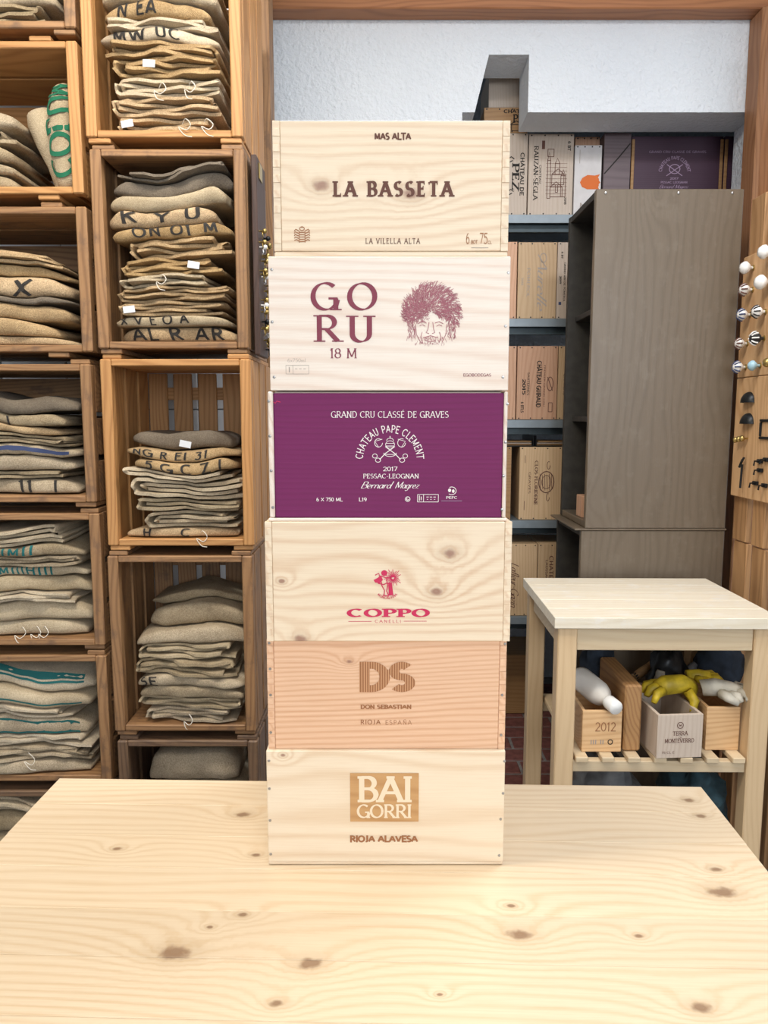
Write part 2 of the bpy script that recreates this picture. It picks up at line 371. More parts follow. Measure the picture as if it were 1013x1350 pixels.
def glyph_quads(ch, wt, contrast, serif):
    w, st = G[ch]; out = []
    nib = math.radians(18)
    def wf(dx, dy):
        if not contrast: return wt
        return wt*((1-contrast)+contrast*abs(math.sin(math.atan2(dy, dx)-nib)))
    thin = max(wt*(1-contrast)*1.1, wt*.28)
    for s in st:
        if not contrast and ch != 'O' and ch != '0':
            s = list(s)
            for e, nx in ((0, 1), (-1, -2)):
                dx, dy = s[e][0]-s[nx][0], s[e][1]-s[nx][1]; l = math.hypot(dx, dy)
                if abs(dx) < .01 or abs(dy) < .01: s[e] = (s[e][0]+dx/l*wt/2, s[e][1]+dy/l*wt/2)
        stroke(s, wf, out)
        if serif and ch not in 'OSQ0689':
            for e, nx in ((s[0], s[1]), (s[-1], s[-2])):
                dx, dy = e[0]-nx[0], e[1]-nx[1]
                if abs(dy) > abs(dx)*.8 and (abs(e[1]) < .02 or abs(e[1]-1) < .02):
                    h = (wt*.5+serif); out.append(((e[0]-h, e[1]-thin/2), (e[0]+h, e[1]-thin/2), (e[0]+h, e[1]+thin/2), (e[0]-h, e[1]+thin/2)))
                elif abs(dx) > abs(dy)*2 and e[0] > .4 and ch in 'EFLTZ' or (ch == 'T' and abs(dy) < .01):
                    sg = -1 if e[1] > .8 else 1
                    out.append(((e[0]-thin, e[1]), (e[0], e[1]), (e[0], e[1]+sg*.2), (e[0]-thin*.5, e[1]+sg*.2)))
    return w, out
def text_quads(txt, wt=.13, contrast=0, serif=0, track=.08, shear=0):
    x = 0; out = []
    for ch in txt:
        w, q = glyph_quads(ch, wt, contrast, serif)
        out += [tuple((x+p[0]+shear*p[1], p[1]) for p in k) for k in q]; x += w+track
    return out, max(x-track, .01)
SERIF = dict(wt=.17, contrast=.72, serif=.07); SERIFB = dict(wt=.27, contrast=.62, serif=.08)
SANS = dict(wt=.12); SANSB = dict(wt=.19); THIN = dict(wt=.075); SCRIPT = dict(wt=.10, contrast=.6, shear=.4, track=-.01)
class Print:
    """flat print on a face; px() turns a photo rectangle into local x,z of the face at y"""
    def __init__(s, px, y): s.px = px; s.y = y; s.mb = {}
    def quads(s, qs, ink, dy=0, own=False):
        s.k = getattr(s, 'k', 0)
        mb = s.mb.setdefault((ink, dy, s.k if own else -1), MB())
        for k in qs:
            s.k += 1; y = s.y-dy-(s.k % 13)*1.6e-5
            A = sum(k[i-1][0]*k[i][1]-k[i][0]*k[i-1][1] for i in range(len(k)))
            mb.add([(p[0], y, p[1]) for p in (k if A > 0 else k[::-1])], [tuple(range(len(k)))])
    def text(s, txt, x0, x1, y0, y1, ink='ink', rot=0, dy=0, **st):
        q, w = text_quads(txt, **(st or SANS))
        X0, Z0 = s.px(x0, y1); X1, Z1 = s.px(x1, y0); wt = st.get('wt', .12)
        if not st.get('contrast'): q = [tuple((p[0], (p[1]+wt/2)/(1+wt)) for p in k) for k in q]
        if not rot: f = lambda p: (X0+(X1-X0)*p[0]/w, Z0+(Z1-Z0)*p[1])
        else: f = lambda p: (X0+(X1-X0)*p[1], Z1+(Z0-Z1)*p[0]/w)      # reads downwards, cap tops to the right
        s.quads([tuple(f(p) for p in k) for k in q], ink, dy, True)
    def arctext(s, txt, cx, cy, r, h, a0, a1, ink, **st):
        q, w = text_quads(txt, **st); sx = s.px(cx+1, cy)[0]-s.px(cx, cy)[0]; C = s.px(cx, cy)
        def f(p):
            a = math.radians(a0+(a1-a0)*p[0]/w); R = (r+h*p[1])*sx
            return C[0]+R*math.cos(a), C[1]+R*math.sin(a)
        s.quads([tuple(f(p) for p in k) for k in q], ink, 0, True)
    def line(s, pts, w, ink, dy=0):
        P = [s.px(*p) for p in pts]; sx = abs(s.px(1, 0)[0]-s.px(0, 0)[0]); q = []
        stroke(P, lambda a, b: w*sx, q); s.quads(q, ink, dy)
    def poly(s, pts, ink, dy=0):
        P = [s.px(*p) for p in pts]
        A = sum(P[i-1][0]*P[i][1]-P[i][0]*P[i-1][1] for i in range(len(P)))
        s.quads([tuple(P if A > 0 else P[::-1])], ink, dy)
    def rect(s, x0, x1, y0, y1, ink, dy=0): s.poly([(x0, y0), (x1, y0), (x1, y1), (x0, y1)], ink, dy)
    def frame(s, x0, x1, y0, y1, w, ink): s.line([(x0, y0), (x1, y0)], w, ink); s.line([(x0, y1), (x1, y1)], w, ink); s.line([(x0, y0), (x0, y1)], w, ink); s.line([(x1, y0), (x1, y1)], w, ink)
    def ell(s, cx, cy, rx, ry, w, ink, a0=0, a1=360): s.line([(cx+rx*math.cos(math.radians(a0+(a1-a0)*i/20)), cy+ry*math.sin(math.radians(a0+(a1-a0)*i/20))) for i in range(21)], w, ink)
    def disc(s, cx, cy, rx, ry, ink, dy=0): s.poly([(cx+rx*math.cos(i*.3927), cy+ry*math.sin(i*.3927)) for i in range(16)], ink, dy)
    def build(s, parent, name=None):
        host = next(c for c in parent.children if c.name.split('.')[0] == 'front_panel')
        for (ink, dy, own), mb in s.mb.items():
            o = mb.build(name or ('lettering' if own >= 0 else 'printed_emblem'), M[ink] if isinstance(ink, str) else ink, host)
            if own < 0 and len(mb.f) > 1: o['kind'] = 'stuff'

# ---------------------------------------------------------------- the room
struct(MB().box(-2.6, 2.2, -4.2, 4.2, -.06, -.004, .002).build('floor', M['mortar']))
fl = bpy.data.objects['floor']
bm_ = MB().box(-.105, .105, -.05, .05, -.02, 0, .003).mesh('brick', M['brick'])
for j in range(14):
    for i in range(6):
        inst('brick', bm_, fl, (.32+i*.222+(j % 2)*.111, 2.3+j*.112, rnd.uniform(-.002, .001)))
struct(MB().box(-2.6, 2.2, -4.2, 4.2, 3.0, 3.05).build('ceiling', M['ceiling']))
DW = 2.87
def wp(px, py): return PX(px, py, DW), PZ(py, DW)
sof = PZ(148, DW)
nl, nt = wp(645, 72); nr, _ = wp(698, 72); nb, _ = wp(626, 160)
xj, xr = .28, 1.34
wall = MB().prism([(-.75, 0), (xj, 0), (xj, sof), (nb, sof), (nl, nt), (nr, nt), (nr, sof), (xr, sof), (xr, 0), (2.2, 0), (2.2, 3.0), (-.75, 3.0)], DW, DW+.19)
struct(wall.build('wall_back', M['plaster']))
wt_ = struct(MB().box(-2.6, -.36, 2.36, 2.42, 0, 3.0).build('wall_left', M['grout']))
tm = MB().box(-.098, .098, -.008, 0, -.098, .098, .002).mesh('tile', M['tile'])
for i in range(6):
    for k in range(12): inst('tile', tm, wt_, (-.47-.2*i, 2.36, .5+.2*k))
struct(MB().box(2.1, 2.2, -4.2, 4.2, 0, 3.0).build('wall_right', M['plaster']))
struct(MB().box(-2.7, -2.6, -4.2, 4.2, 0, 3.0).build('wall_far_left', M['plaster']))
struct(MB().box(-.75, 2.2, 3.9, 4.0, 0, 3.0).build('wall_far', M['plaster']))
zb = PZ(11, DW-.08)
struct(MB().box(-.42, 1.6, DW-.08, DW-.001, zb, zb+.14, .004).build('trim_1', M['beam']))
xp = PX(998, 40, DW-.06)
struct(MB().box(xp, xp+.16, DW-.10, DW-.001, 0, zb-.001, .004).build('trim_2', M['beam_v']))
struct(MB().box(-.3595, -.33, 2.33, 2.42, 0, 2.98, .003).build('trim_3', M['crate_brown_v']))

# ---------------------------------------------------------------- work table in front
TZ = .757
def tp(px, py): d = (TZ-CAMZ)/ray(px, py)[1]; return PX(px, py, d), d
tkn = [(320, 1074, .011), (337, 1127, .006), (155, 1119, .006), (230, 1256, .017), (409, 1270, .013), (320, 1206, .006), (365, 1323, .007), (685, 1232, .013), (952, 1176, .016), (924, 1328, .010), (944, 1146, .007), (924, 1076, .008), (908, 1055, .009), (674, 1194, .005), (843, 1234, .005), (580, 1311, .003), (277, 1222, .004)]
trz = math.radians(-1.6)
bl = tp(78, 1026); br = tp(925, 1037)
tcx, tcy = (bl[0]+br[0])/2, (bl[1]+br[1])/2
tw = br[0]-bl[0]; TD = .86
table = thing('work_table', 'large pale pine work table with knotted plank top carrying the box stack', 'table', (tcx, tcy, 0), trz)
def tl(p):
    dx, dy = p[0]-tcx, p[1]-tcy
    return dx*math.cos(-trz)-dy*math.sin(-trz), dx*math.sin(-trz)+dy*math.cos(-trz)
M['table'] = wood('table_pine', (.68, .56, .405), (.55, .39, .225), 'xt', 75, 5, .40, knots=[tl(tp(x, y))+(r,) for x, y, r in tkn], strength=.40, kcol=(.20, .11, .06), tint=.05)
ys = [0, -.085, -.175, -.255, -.345, -.43, -.52, -.605, -.69, -.78, -TD]
for a, b in zip(ys, ys[1:]):
    MB().box(-tw/2+rnd.uniform(0, .001), tw/2-rnd.uniform(0, .001), b+.0002, a-.0002, TZ-.032+rnd.uniform(0, .0004), TZ+rnd.uniform(-.0003, .0001), .0008).build('plank', M['table'], table)
for sx in (-1, 1):
    for y0 in (-TD+.06, -.12):
        MB().box(sx*(tw/2-.09)-.035, sx*(tw/2-.09)+.035, y0, y0+.07, 0, TZ-.033, .003).build('leg', M['birch_v'], table)
for y0 in (-.11, -TD+.08): MB().box(-tw/2+.126, tw/2-.126, y0, y0+.025, TZ-.14, TZ-.033).build('apron', M['birch'], table)

# ---------------------------------------------------------------- the stack of six wine boxes
ZX = .3455; STK = [TZ+.0004]
def stack_box(label, l, r, top, bot, d, mat, kn, fingers=None, nails=(), strip=None, oy=0, zoff=0, bd=.255, face=None):
    """l, r: photo pixel edges of the face at mid height; oy: first photo row of the zoomed crop"""
    ym = (top+bot)/2
    x0, x1 = PX(l, ym, d), PX(r, ym, d); z0, z1 = PZ(bot, d), PZ(top, d)
    cx = (x0+x1)/2; w = (x1-x0)/2; h = z1-z0
    z0 = STK[-1]; z1 = PZ(top, DS_); h = z1-z0; STK.append(z1+.0002)
    t = thing('wine_box', label, 'box', (cx, d, z0), 0)
    px = lambda x, y: (-w+2*w*((340+x*ZX)-l)/(r-l), h*(bot-(oy+y*ZX))/(bot-top))
    t['_'] = 0; del t['_']
    th = .009; e = .00015
    kk = [(px(a, b)[0], px(a, b)[1], c) for a, b, c in kn]
    m = wood(label[:18]+' wood', mat[0], mat[1], 'x', mat[2] if len(mat) > 2 else 95, 7, .5, knots=kk, strength=mat[3] if len(mat) > 3 else .42, kcol=(.27, .13, .09), tint=.02)
    ms = wood(label[:18]+' sides', mat[0], mat[1], 'y', 95, 7, .5, strength=.5, tint=.04)
    z_a = 0 if strip is None else strip
    if z_a: MB().box(-w, w, .001, bd, 0, z_a-e).build('bottom_board', m, t)
    else: MB().box(-w+th, w-th, th, bd-th, .001, .008).build('bottom_board', m, t)
    MB().box(-w+th+e, w-th-e, th, bd-th, h-.008, h-.001).build('lid', m, t)
    MB().box(-w+th+e, w-th-e, bd-th, bd, z_a, h).build('back_panel', m, t)
    if fingers:
        n = fingers
        MB().box(-w+th+e, w-th-e, 0, th-e, z_a, h, .001).build('front_panel', m, t)
        for s_ in (-1, 1):
            xa, xb = sorted((s_*w, s_*(w-th)))
            MB().box(xa, xb, th, bd, z_a, h, .001).build('side_panel', ms, t)
            st = (h-z_a)/(2*n+1)
            for i in range(2*n+1):
                mb = MB().box(xa, xb, -.0004 if i % 2 else .0002, th-e, z_a+st*i+.00005, z_a+st*(i+1)-.00005, .0002)
                mb.build('joint_finger', ms if i % 2 else m, t)
    elif face:
        fl_, fr_, ft, fb = face       # painted panel between pale end battens
        xa, xb = -w+2*w*(fl_-l)/(r-l), -w+2*w*(fr_-l)/(r-l); za, zt = h*(bot-fb)/(bot-top), h*(bot-ft)/(bot-top)
        MB().box(xa, xb, .0015, th, za, zt-.001).build('front_panel', M['purple'], t)
        MB().box(-w+.002, xa-e, 0, bd, za+e, h-.001).build('end_panel', ms, t); MB().box(xb+e, w-.002, 0, bd, za+e, h-.001).build('end_panel', ms, t)
        MB().box(-w, w, -.001, bd, 0, za-e).build('bottom_rail', m, t)
    else:
        MB().box(-w, w, 0, th-e, z_a, h, .001).build('front_panel', m, t)
        for s_ in (-1, 1):
            xa, xb = sorted((s_*w, s_*(w-th))); MB().box(xa, xb, th, bd, z_a, h, .001).build('side_panel', ms, t)
    for x, y in nails:
        X, Z = px(x, y); MB().lathe([(0, .0012), (.0016, .001), (.002, 0), (.002, -.001)], (X, 0, Z), (0, -1, 0), 10).build('nail', M['steel'], next(c for c in t.children if c.name.startswith('front_panel')))
    return t, Print(px, -.0006)
PALEW = ((.80, .67, .50), (.62, .41, .25)); WHITEW = ((.80, .715, .625), (.66, .48, .37)); PINKW = ((.76, .50, .33), (.58, .30, .16))
DS_ = .99
# 6 bottom box
t6, p = stack_box('pale plywood wine box with square BAI GORRI stamp at the bottom of the stack', 352.5, 665, 990, 1141.7, DS_, ((.80, .68, .52), (.66, .48, .31), 30, .5), [(99, 45, .003)], nails=[(46, 66), (46, 172), (46, 294), (46, 425), (938, 68), (935, 190), (928, 289), (925, 430)], strip=.005, oy=980)
M['stampwood'] = wood('stamp_tan_wood', (.54, .31, .13), (.43, .22, .08), 'x', 60, 8, .6, tint=0)
p.rect(353, 614, 112, 298, M['stampwood']); M['stampletter'] = plain('bare_wood_lettering', (.80, .66, .48), .6)
p.text('BAI', 384, 586, 128, 218, M['stampletter'], dy=.0003, wt=.19, contrast=.5, serif=.05); p.text('GORRI', 380, 586, 233, 281, M['stampletter'], dy=.0003, wt=.17, contrast=.45, serif=.04)
p.text('RIOJA ALAVESA', 352, 610, 351, 378, 'ink_sepia', wt=.26); p.build(t6)
# 5
t5, p = stack_box('orange-pink pine wine box with striped DS letters and DON SEBASTIAN print', 353, 667, 844.5, 990, DS_+.006, PINKW+(150, .5), [(350, 112, .004)], fingers=8, nails=[(47, 42), (49, 140), (49, 240), (47, 385), (940, 45), (933, 240), (932, 395)], oy=835)
def stripes():
    t = NT('striped_brown_stamp'); x, y, z, v = t.coords(); k = t.math('MULTIPLY_ADD', t.math('SINE', t.math('MULTIPLY', x, 2*math.pi/.0033)), .5, .5)
    return t.done(t.mix(t.ss(k, .2, .6), (.55, .30, .16), (.30, .125, .05)), .8)
M['stripes'] = stripes()
p.text('DS', 392, 588, 112, 228, M['stripes'], wt=.30, track=.12); p.text('DON SEBASTIAN', 393, 586, 276, 293, 'ink_sepia', wt=.25); p.text('RIOJA', 392, 468, 334, 353, 'ink_sepia', wt=.15, track=.2); p.text('ESPAÑA', 487, 588, 336, 354, 'ink_sepia', wt=.09, track=.25); p.build(t5)
# 4
t4, p = stack_box('pale dovetailed pine wine box with red cherub emblem and COPPO print', 350.5, 674, 687.5, 844.5, DS_-.004, PALEW+(60, .45), [(733, 140, .0085), (684, 285, .0075), (90, 245, .004), (160, 468, .008)], fingers=9, oy=680)
p.text('COPPO', 344, 652, 352, 380, 'ink_red', wt=.26, contrast=.55, serif=.10, track=.18); p.text('CANELLI', 447, 547, 392, 404, 'ink_red', wt=.1, track=.3)
p.line([(345, 399), (434, 399)], 2, 'ink_red'); p.line([(558, 398), (646, 398)], 2, 'ink_red')
p.disc(483, 214, 12, 11, 'ink_red'); p.poly([(442, 240), (458, 232), (470, 222), (478, 240), (466, 252), (448, 250)], 'ink_red')
p.poly([(498, 250), (512, 250), (518, 298), (500, 300)], 'ink_red')
for q in ([(470, 225), (490, 232), (520, 228)], [(470, 240), (474, 262), (484, 280), (482, 298)], [(492, 236), (496, 262), (492, 282), (500, 300)], [(466, 230), (462, 215), (448, 222)], [(478, 298), (500, 302)], [(458, 252), (480, 258), (496, 250)]): p.line(q, 4, 'ink_red')
for i in range(26):
    a = i*2*math.pi/26+.1; L = 22+14*((i*7) % 5)/4; p.line([(516+5*math.cos(a), 232+5*math.sin(a)), (516+L*math.cos(a), 232+L*math.sin(a))], 2.4, 'ink_red')
p.arctext('MONCALVINA', 495, 262, 52, -9, 222, 318, 'ink_red', wt=.15); p.build(t4)
# 3
t3, p = stack_box('purple fronted wine box with white CHATEAU PAPE CLEMENT crest in the stack', 352.5, 670.5, 515, 687.5, DS_, WHITEW+(90, .45), [], nails=[(46, 68), (48, 200), (50, 332), (54, 474), (949, 78), (945, 223), (940, 352), (936, 482)], oy=505, face=(361.3, 663.5, 517, 683))
p.y = .0008
p.text('GRAND CRU CLASSÉ DE GRAVES', 281, 727, 107, 130, 'ink_white', wt=.12, contrast=.6, serif=.05)
p.arctext('CHATEAU PAPE CLEMENT', 504, 290, 104, 26, 178, 2, 'ink_white', wt=.13, track=.16)
p.text('2017', 479, 533, 317, 334, 'ink_white', wt=.12); p.text('PESSAC-LEOGNAN', 402, 615, 345, 361, 'ink_white', wt=.14, contrast=.5, serif=.05)
p.text('Bernard', 390, 508, 375, 400, 'ink_white', **SCRIPT); p.text('Magrez', 522, 614, 375, 400, 'ink_white', **SCRIPT)
p.text('6 X 750 ML', 222, 322, 436, 451, 'ink_white', wt=.15); p.text('L19', 385, 415, 436, 451, 'ink_white', wt=.15)
p.ell(573, 442, 9, 9, 2.5, 'ink_white'); p.ell(573, 442, 4, 4, 3, 'ink_white', 0, 250); p.frame(611, 691, 424, 453, 2, 'ink_white'); p.line([(634, 424), (634, 453)], 2, 'ink_white')
for a, b, c in ((618, 428, 448), (625, 432, 446)): p.line([(a, b), (a, c)], 3, 'ink_white')
for x in (645, 658, 672): p.line([(x, 434), (x+9, 434)], 2.5, 'ink_white'); p.line([(x+2, 443), (x+7, 443)], 2, 'ink_white')
p.ell(742, 410, 17, 15, 2.5, 'ink_white', -120, 130); p.disc(734, 408, 6, 7, 'ink_white'); p.disc(748, 411, 5, 7, 'ink_white'); p.text('PEFC', 721, 763, 431, 441, 'ink_white', wt=.16); p.line([(702, 449), (782, 449)], 2, 'ink_lilac')
# crossed keys and tiara
p.ell(505, 232, 17, 14, 2, 'ink_white'); p.ell(505, 218, 13, 10, 2, 'ink_white', 180, 360); p.line([(488, 238), (522, 238)], 2.5, 'ink_white'); p.line([(490, 228), (520, 228)], 2, 'ink_white'); p.line([(505, 200), (505, 210)], 3, 'ink_white')
for s_ in (-1, 1):
    p.line([(505+s_*40, 290), (505+s_*20, 268), (505-s_*18, 240)], 3, 'ink_white'); p.ell(505+s_*46, 292, 10, 8, 2.2, 'ink_white'); p.ell(505+s_*58, 276, 9, 8, 2.2, 'ink_white')
    p.ell(505+s_*44, 226, 15, 16, 2.2, 'ink_white', 0, 300); p.line([(505+s_*30, 212), (505+s_*58, 220), (505+s_*44, 242)], 2.2, 'ink_white')
p.ell(505, 264, 24, 14, 2.2, 'ink_white', 0, 180); p.line([(486, 270), (524, 270)], 2, 'ink_white')
p.line([(62, 70), (70, 76), (76, 68), (90, 72)], 3, 'ink_red'); p.build(t3)
# 2
t2, p = stack_box('whitish pine wine box with large GO RU letters and spiky-haired portrait', 355, 672, 338, 515.3, DS_, WHITEW+(70, .38), [], nails=[(57, 72), (55, 271), (59, 484), (953, 84), (946, 287), (940, 484)], oy=330)
for ch, x0, x1, y0, y1 in (('G', 206, 306, 124, 224), ('O', 346, 452, 125, 224), ('R', 220, 308, 248, 345), ('U', 345, 442, 250, 347)): p.text(ch, x0, x1, y0, y1, 'ink_wine', wt=.16, contrast=.72, serif=.10)
p.text('18 M', 274, 378, 374, 410, 'ink_wine', wt=.12, contrast=.5, serif=.05); p.text('EGOBODEGAS', 787, 894, 470, 482, 'ink_wine', wt=.12); p.text('6x750ml', 112, 182, 412, 426, 'ink_grey', wt=.07)
p.frame(105, 193, 438, 472, 1.5, 'ink_grey'); p.line([(132, 438), (132, 472)], 1.5, 'ink_grey'); p.line([(118, 445), (118, 466)], 4, 'ink_grey')
for x in (140, 156, 172): p.line([(x, 452), (x+9, 452)], 2, 'ink_grey')
hr = random.Random(3)
for i in range(1100):          # engraved portrait: curved hair strokes, then the face lines
    a = hr.uniform(-205, 25); R = hr.uniform(.0, 1)**.6
    cx, cy = 664, 236; x = cx+108*R*math.cos(math.radians(a))*.95; y = cy+105*R*math.sin(math.radians(a))
    if y > 262 and 604 < x < 724: continue
    b = math.radians(a+hr.uniform(-35, 35)); L = hr.uniform(10, 24)
    p.line([(x, y), (x+L*.5*math.cos(b), y+L*.5*math.sin(b)), (x+L*math.cos(b+.4), y+L*math.sin(b+.4))], hr.uniform(1.1, 2.2), 'ink_hair')
for i in range(150):
    s_ = hr.choice((-1, 1)); x = 664+s_*hr.uniform(62, 92); y = hr.uniform(250, 330); p.line([(x, y), (x+hr.uniform(-6, 6), y+hr.uniform(8, 20))], 1.4, 'ink_hair')
for i in range(200):
    x = hr.uniform(560, 650); y = hr.uniform(200, 270); b = hr.uniform(0, 6.3); p.line([(x, y), (x+12*math.cos(b), y+12*math.sin(b))], 1.6, 'ink_hair')
for q in ([(612, 278), (628, 270), (644, 276)], [(676, 276), (692, 270), (708, 278)], [(618, 286), (630, 282), (640, 288)], [(682, 288), (692, 282), (704, 287)], [(654, 272), (650, 300), (643, 312), (654, 316)], [(668, 272), (672, 300), (676, 312), (666, 316)], [(632, 332), (660, 324), (690, 333)], [(640, 342), (660, 348), (680, 342)], [(628, 310), (622, 330), (630, 352)], [(694, 310), (700, 330), (692, 352)], [(602, 280), (606, 320), (624, 352)], [(722, 280), (718, 320), (704, 350)]): p.line(q, 2.4, 'ink_hair')
for i in range(90):
    x = hr.gauss(660, 30); y = hr.uniform(322, 356); p.line([(x, y), (x+hr.uniform(-5, 5), y+hr.uniform(4, 10))], 1.1, 'ink_hair')
p.build(t2)
# 1
t1, p = stack_box('pale pine wine box with LA BASSETA print on top of the stack', 360.5, 671.5, 157.5, 338.3, DS_+.003, PALEW+(80, .38), [(243, 270, .0085), (585, 300, .0095)], fingers=8, strip=.007, oy=150)
p.text('MAS ALTA', 446, 583, 68, 96, 'ink_brown', wt=.25); p.text('LA BASSETA', 290, 742, 256, 309, 'ink_brown', track=.3, **SERIFB)
p.text('LA VILELLA ALTA', 411, 620, 474, 494, 'ink_brown', track=.25, wt=.15, contrast=.4, serif=.04)
p.text('6', 798, 811, 452, 496, 'ink_sepia', wt=.1); p.text('BOT', 817, 842, 480, 495, 'ink_sepia', wt=.16); p.text('75', 851, 880, 452, 496, 'ink_sepia', wt=.1); p.text('CL', 882, 896, 483, 496, 'ink_sepia', wt=.14)
p.line([(818, 510), (884, 510)], 2, 'ink_grey')
for i in range(5): p.line([(158, 450+i*9), (176, 450+i*9)], 3, 'ink_sepia')
p.line([(156, 444), (156, 490)], 3, 'ink_sepia'); p.line([(178, 444), (178, 490)], 3, 'ink_sepia'); p.ell(167, 436, 9, 7, 3, 'ink_sepia'); p.line([(167, 426), (167, 432)], 3, 'ink_sepia')
for s_ in (-1, 1):
    for i in range(5): p.line([(167+s_*13, 444+i*10), (167+s_*(24+3*math.sin(i)), 438+i*10), (167+s_*30, 446+i*9)], 3.4, 'ink_sepia')
p.build(t1)

# ---------------------------------------------------------------- slatted crates
DC = 1.85
def crate(name, label, x0, x1, z0, h, style, depth=.34, lying=False, group=None, blocks=None):
    w = x1-x0; t = thing(name, label, 'crate', ((x0+x1)/2, DC, z0), 0, group)
    A, V = M[style], M[style+'_v']; w2 = w/2; c = .012; ps = .026
    zb, zt = c, h-c
    for sx in (-1, 1):
        a, b = sorted((sx*w2, sx*(w2-ps))); MB().box(a, b, .0, .03, zb, zt, .003).build('corner_post', V, t)
        xa, xb = sorted((sx*(w2-.001), sx*(w2-.013)))
        if lying:
            zz = [(zb, zb+.10), (zb+.115, zb+.205), (zb+.22, zt)]
            for a2, b2 in zz: MB().box(xa, xb, .031, depth, a2, b2).build('side_board', A, t)
        else:
            n = 3; bw = (depth-.031-.02*n)/n
            for i in range(n):
                y0 = .031+.02*(i+1)+bw*i - .008; MB().box(xa, xb, y0, y0+bw, zb, zt).build('side_board', V, t)
    for z_a, z_b in ((zb, zb+.016), (zt-.016, zt)):
        MB().box(-w2+ps+.0005, w2-ps-.0005, .002, .15, z_a, z_b, .002).build('end_board', A, t)
        MB().box(-w2+.014, w2-.014, .165, depth-.012, z_a, z_b, .002).build('end_board', A, t)
    n = 5; sw = .052; gap = (w-.03-n*sw)/(n-1)
    if lying:
        for i in range(3): MB().box(-w2+.014, w2-.014, depth-.011, depth, zb+.02+i*.105, zb+.105+i*.105).build('back_slat', A, t)
    else:
        for i in range(n):
            xa = -w2+.015+i*(sw+gap); MB().box(xa, xa+sw, depth-.011, depth, zb+.017, zt-.017).build('back_slat', V, t)
        for zc in (zb+.05, zt-.09): MB().box(-w2+.014, w2-.014, depth+.0005, depth+.01, zc, zc+.035).build('back_rail', A, t)
    for sx in (-1, 1):
        for z_a, z_b in ((0, c-.0003), (zt+.0003, h)):
            o = rnd.uniform(-.004, .004); a, b = sorted((sx*(w2-.004), sx*(w2-.052+o)))
            if lying and blocks: a, b = sorted((sx*(w2-.06), sx*(w2-.11)))
            MB().box(a, b, .004+rnd.uniform(0, .006), depth-.02, z_a, z_b, .002).build('cleat', A, t)
    return t
CX0, CX1 = -.687, -.327
CZ = [2.009, 1.529, 1.050, .570, .090]
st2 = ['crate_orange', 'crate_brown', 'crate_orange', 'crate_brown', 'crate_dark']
lab2 = ['warm orange slatted crate standing upright, topmost of the column by the plaster wall', 'brown upright slatted crate packed full of lettered sacks beside the dark hook strip', 'clean orange upright slatted crate half full, tiles showing through its back slats', 'weathered brown upright crate under the clean half-full orange crate', 'dark weathered upright crate behind the edge of the work table']
off2 = [(-.004, 0), (.002, .002), (.004, .006), (0, 0), (.004, .004)]
for z, s_, l, o in zip(CZ, st2, lab2, off2): crate('upright_crate', l, CX0+o[0], CX1+o[1], z, .478, s_, group='crates standing upright in the column by the wall')
C1 = [2.245, 1.884, 1.521, 1.158, .796, .435, .074]
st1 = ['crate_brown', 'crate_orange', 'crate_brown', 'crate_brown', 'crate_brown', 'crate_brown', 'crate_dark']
ordn = ['topmost', 'second from top', 'third from top', 'fourth from top', 'fifth from top', 'sixth from top', 'lowest']
for i, (z, s_) in enumerate(zip(C1, st1)):
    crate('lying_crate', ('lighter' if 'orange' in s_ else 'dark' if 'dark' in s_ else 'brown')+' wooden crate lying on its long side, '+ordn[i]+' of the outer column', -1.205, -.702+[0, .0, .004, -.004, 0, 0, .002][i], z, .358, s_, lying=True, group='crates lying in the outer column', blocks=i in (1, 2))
for nm, a, b, h in (('crate_plinth', CX0, CX1, .089), ('crate_plinth', -1.2, -.71, .073)):
    o = MB().box(a, b, DC+.01, DC+.33, 0, h).build(nm, M['crate_dark']); tag(o, 'low wooden plinth under the '+('upright' if h > .08 else 'outer')+' crate column', 'plinth')

# ---------------------------------------------------------------- folded burlap sacks
def warp_fn(seed, z0, H, xc, amp=1.0, tilt=0.0):
    r = random.Random(seed); p = [r.uniform(0, 6.3) for _ in range(8)]
    def f(x, y, z):
        k = max(0, (z-z0)/H)
        v = Vector((x, y, z))
        n1 = noise.noise_vector(v*9+Vector((seed, 0, 0)))*.0085*amp; n2 = noise.noise_vector(v*30)*.0036*amp
        kk = min(1, k*2.5)
        dz = k*(.010*math.sin(14*(x-xc)+p[0])+.006*math.sin(27*(x-xc)+p[1]+6*k)+tilt*(x-xc)*2)*amp
        dx = .006*math.sin(30*z+p[2])*amp; dy = .006*math.sin(25*z+p[3])+.010*math.sin(10*(x-xc)+p[4])
        return Vector((x+dx+n1.x+n2.x, y+dy+n1.y+n2.y, z+dz+(n1.z+n2.z)*kk))
    return f
LET = ['CAFE DO BR', 'PRODUCE OF', 'COLOMBIA', 'EXPORT 60', 'FINCA EL A', 'YIRGA C', 'MEXICO', 'ALTURA RP', 'N 2 O AF', 'PERU BIO']
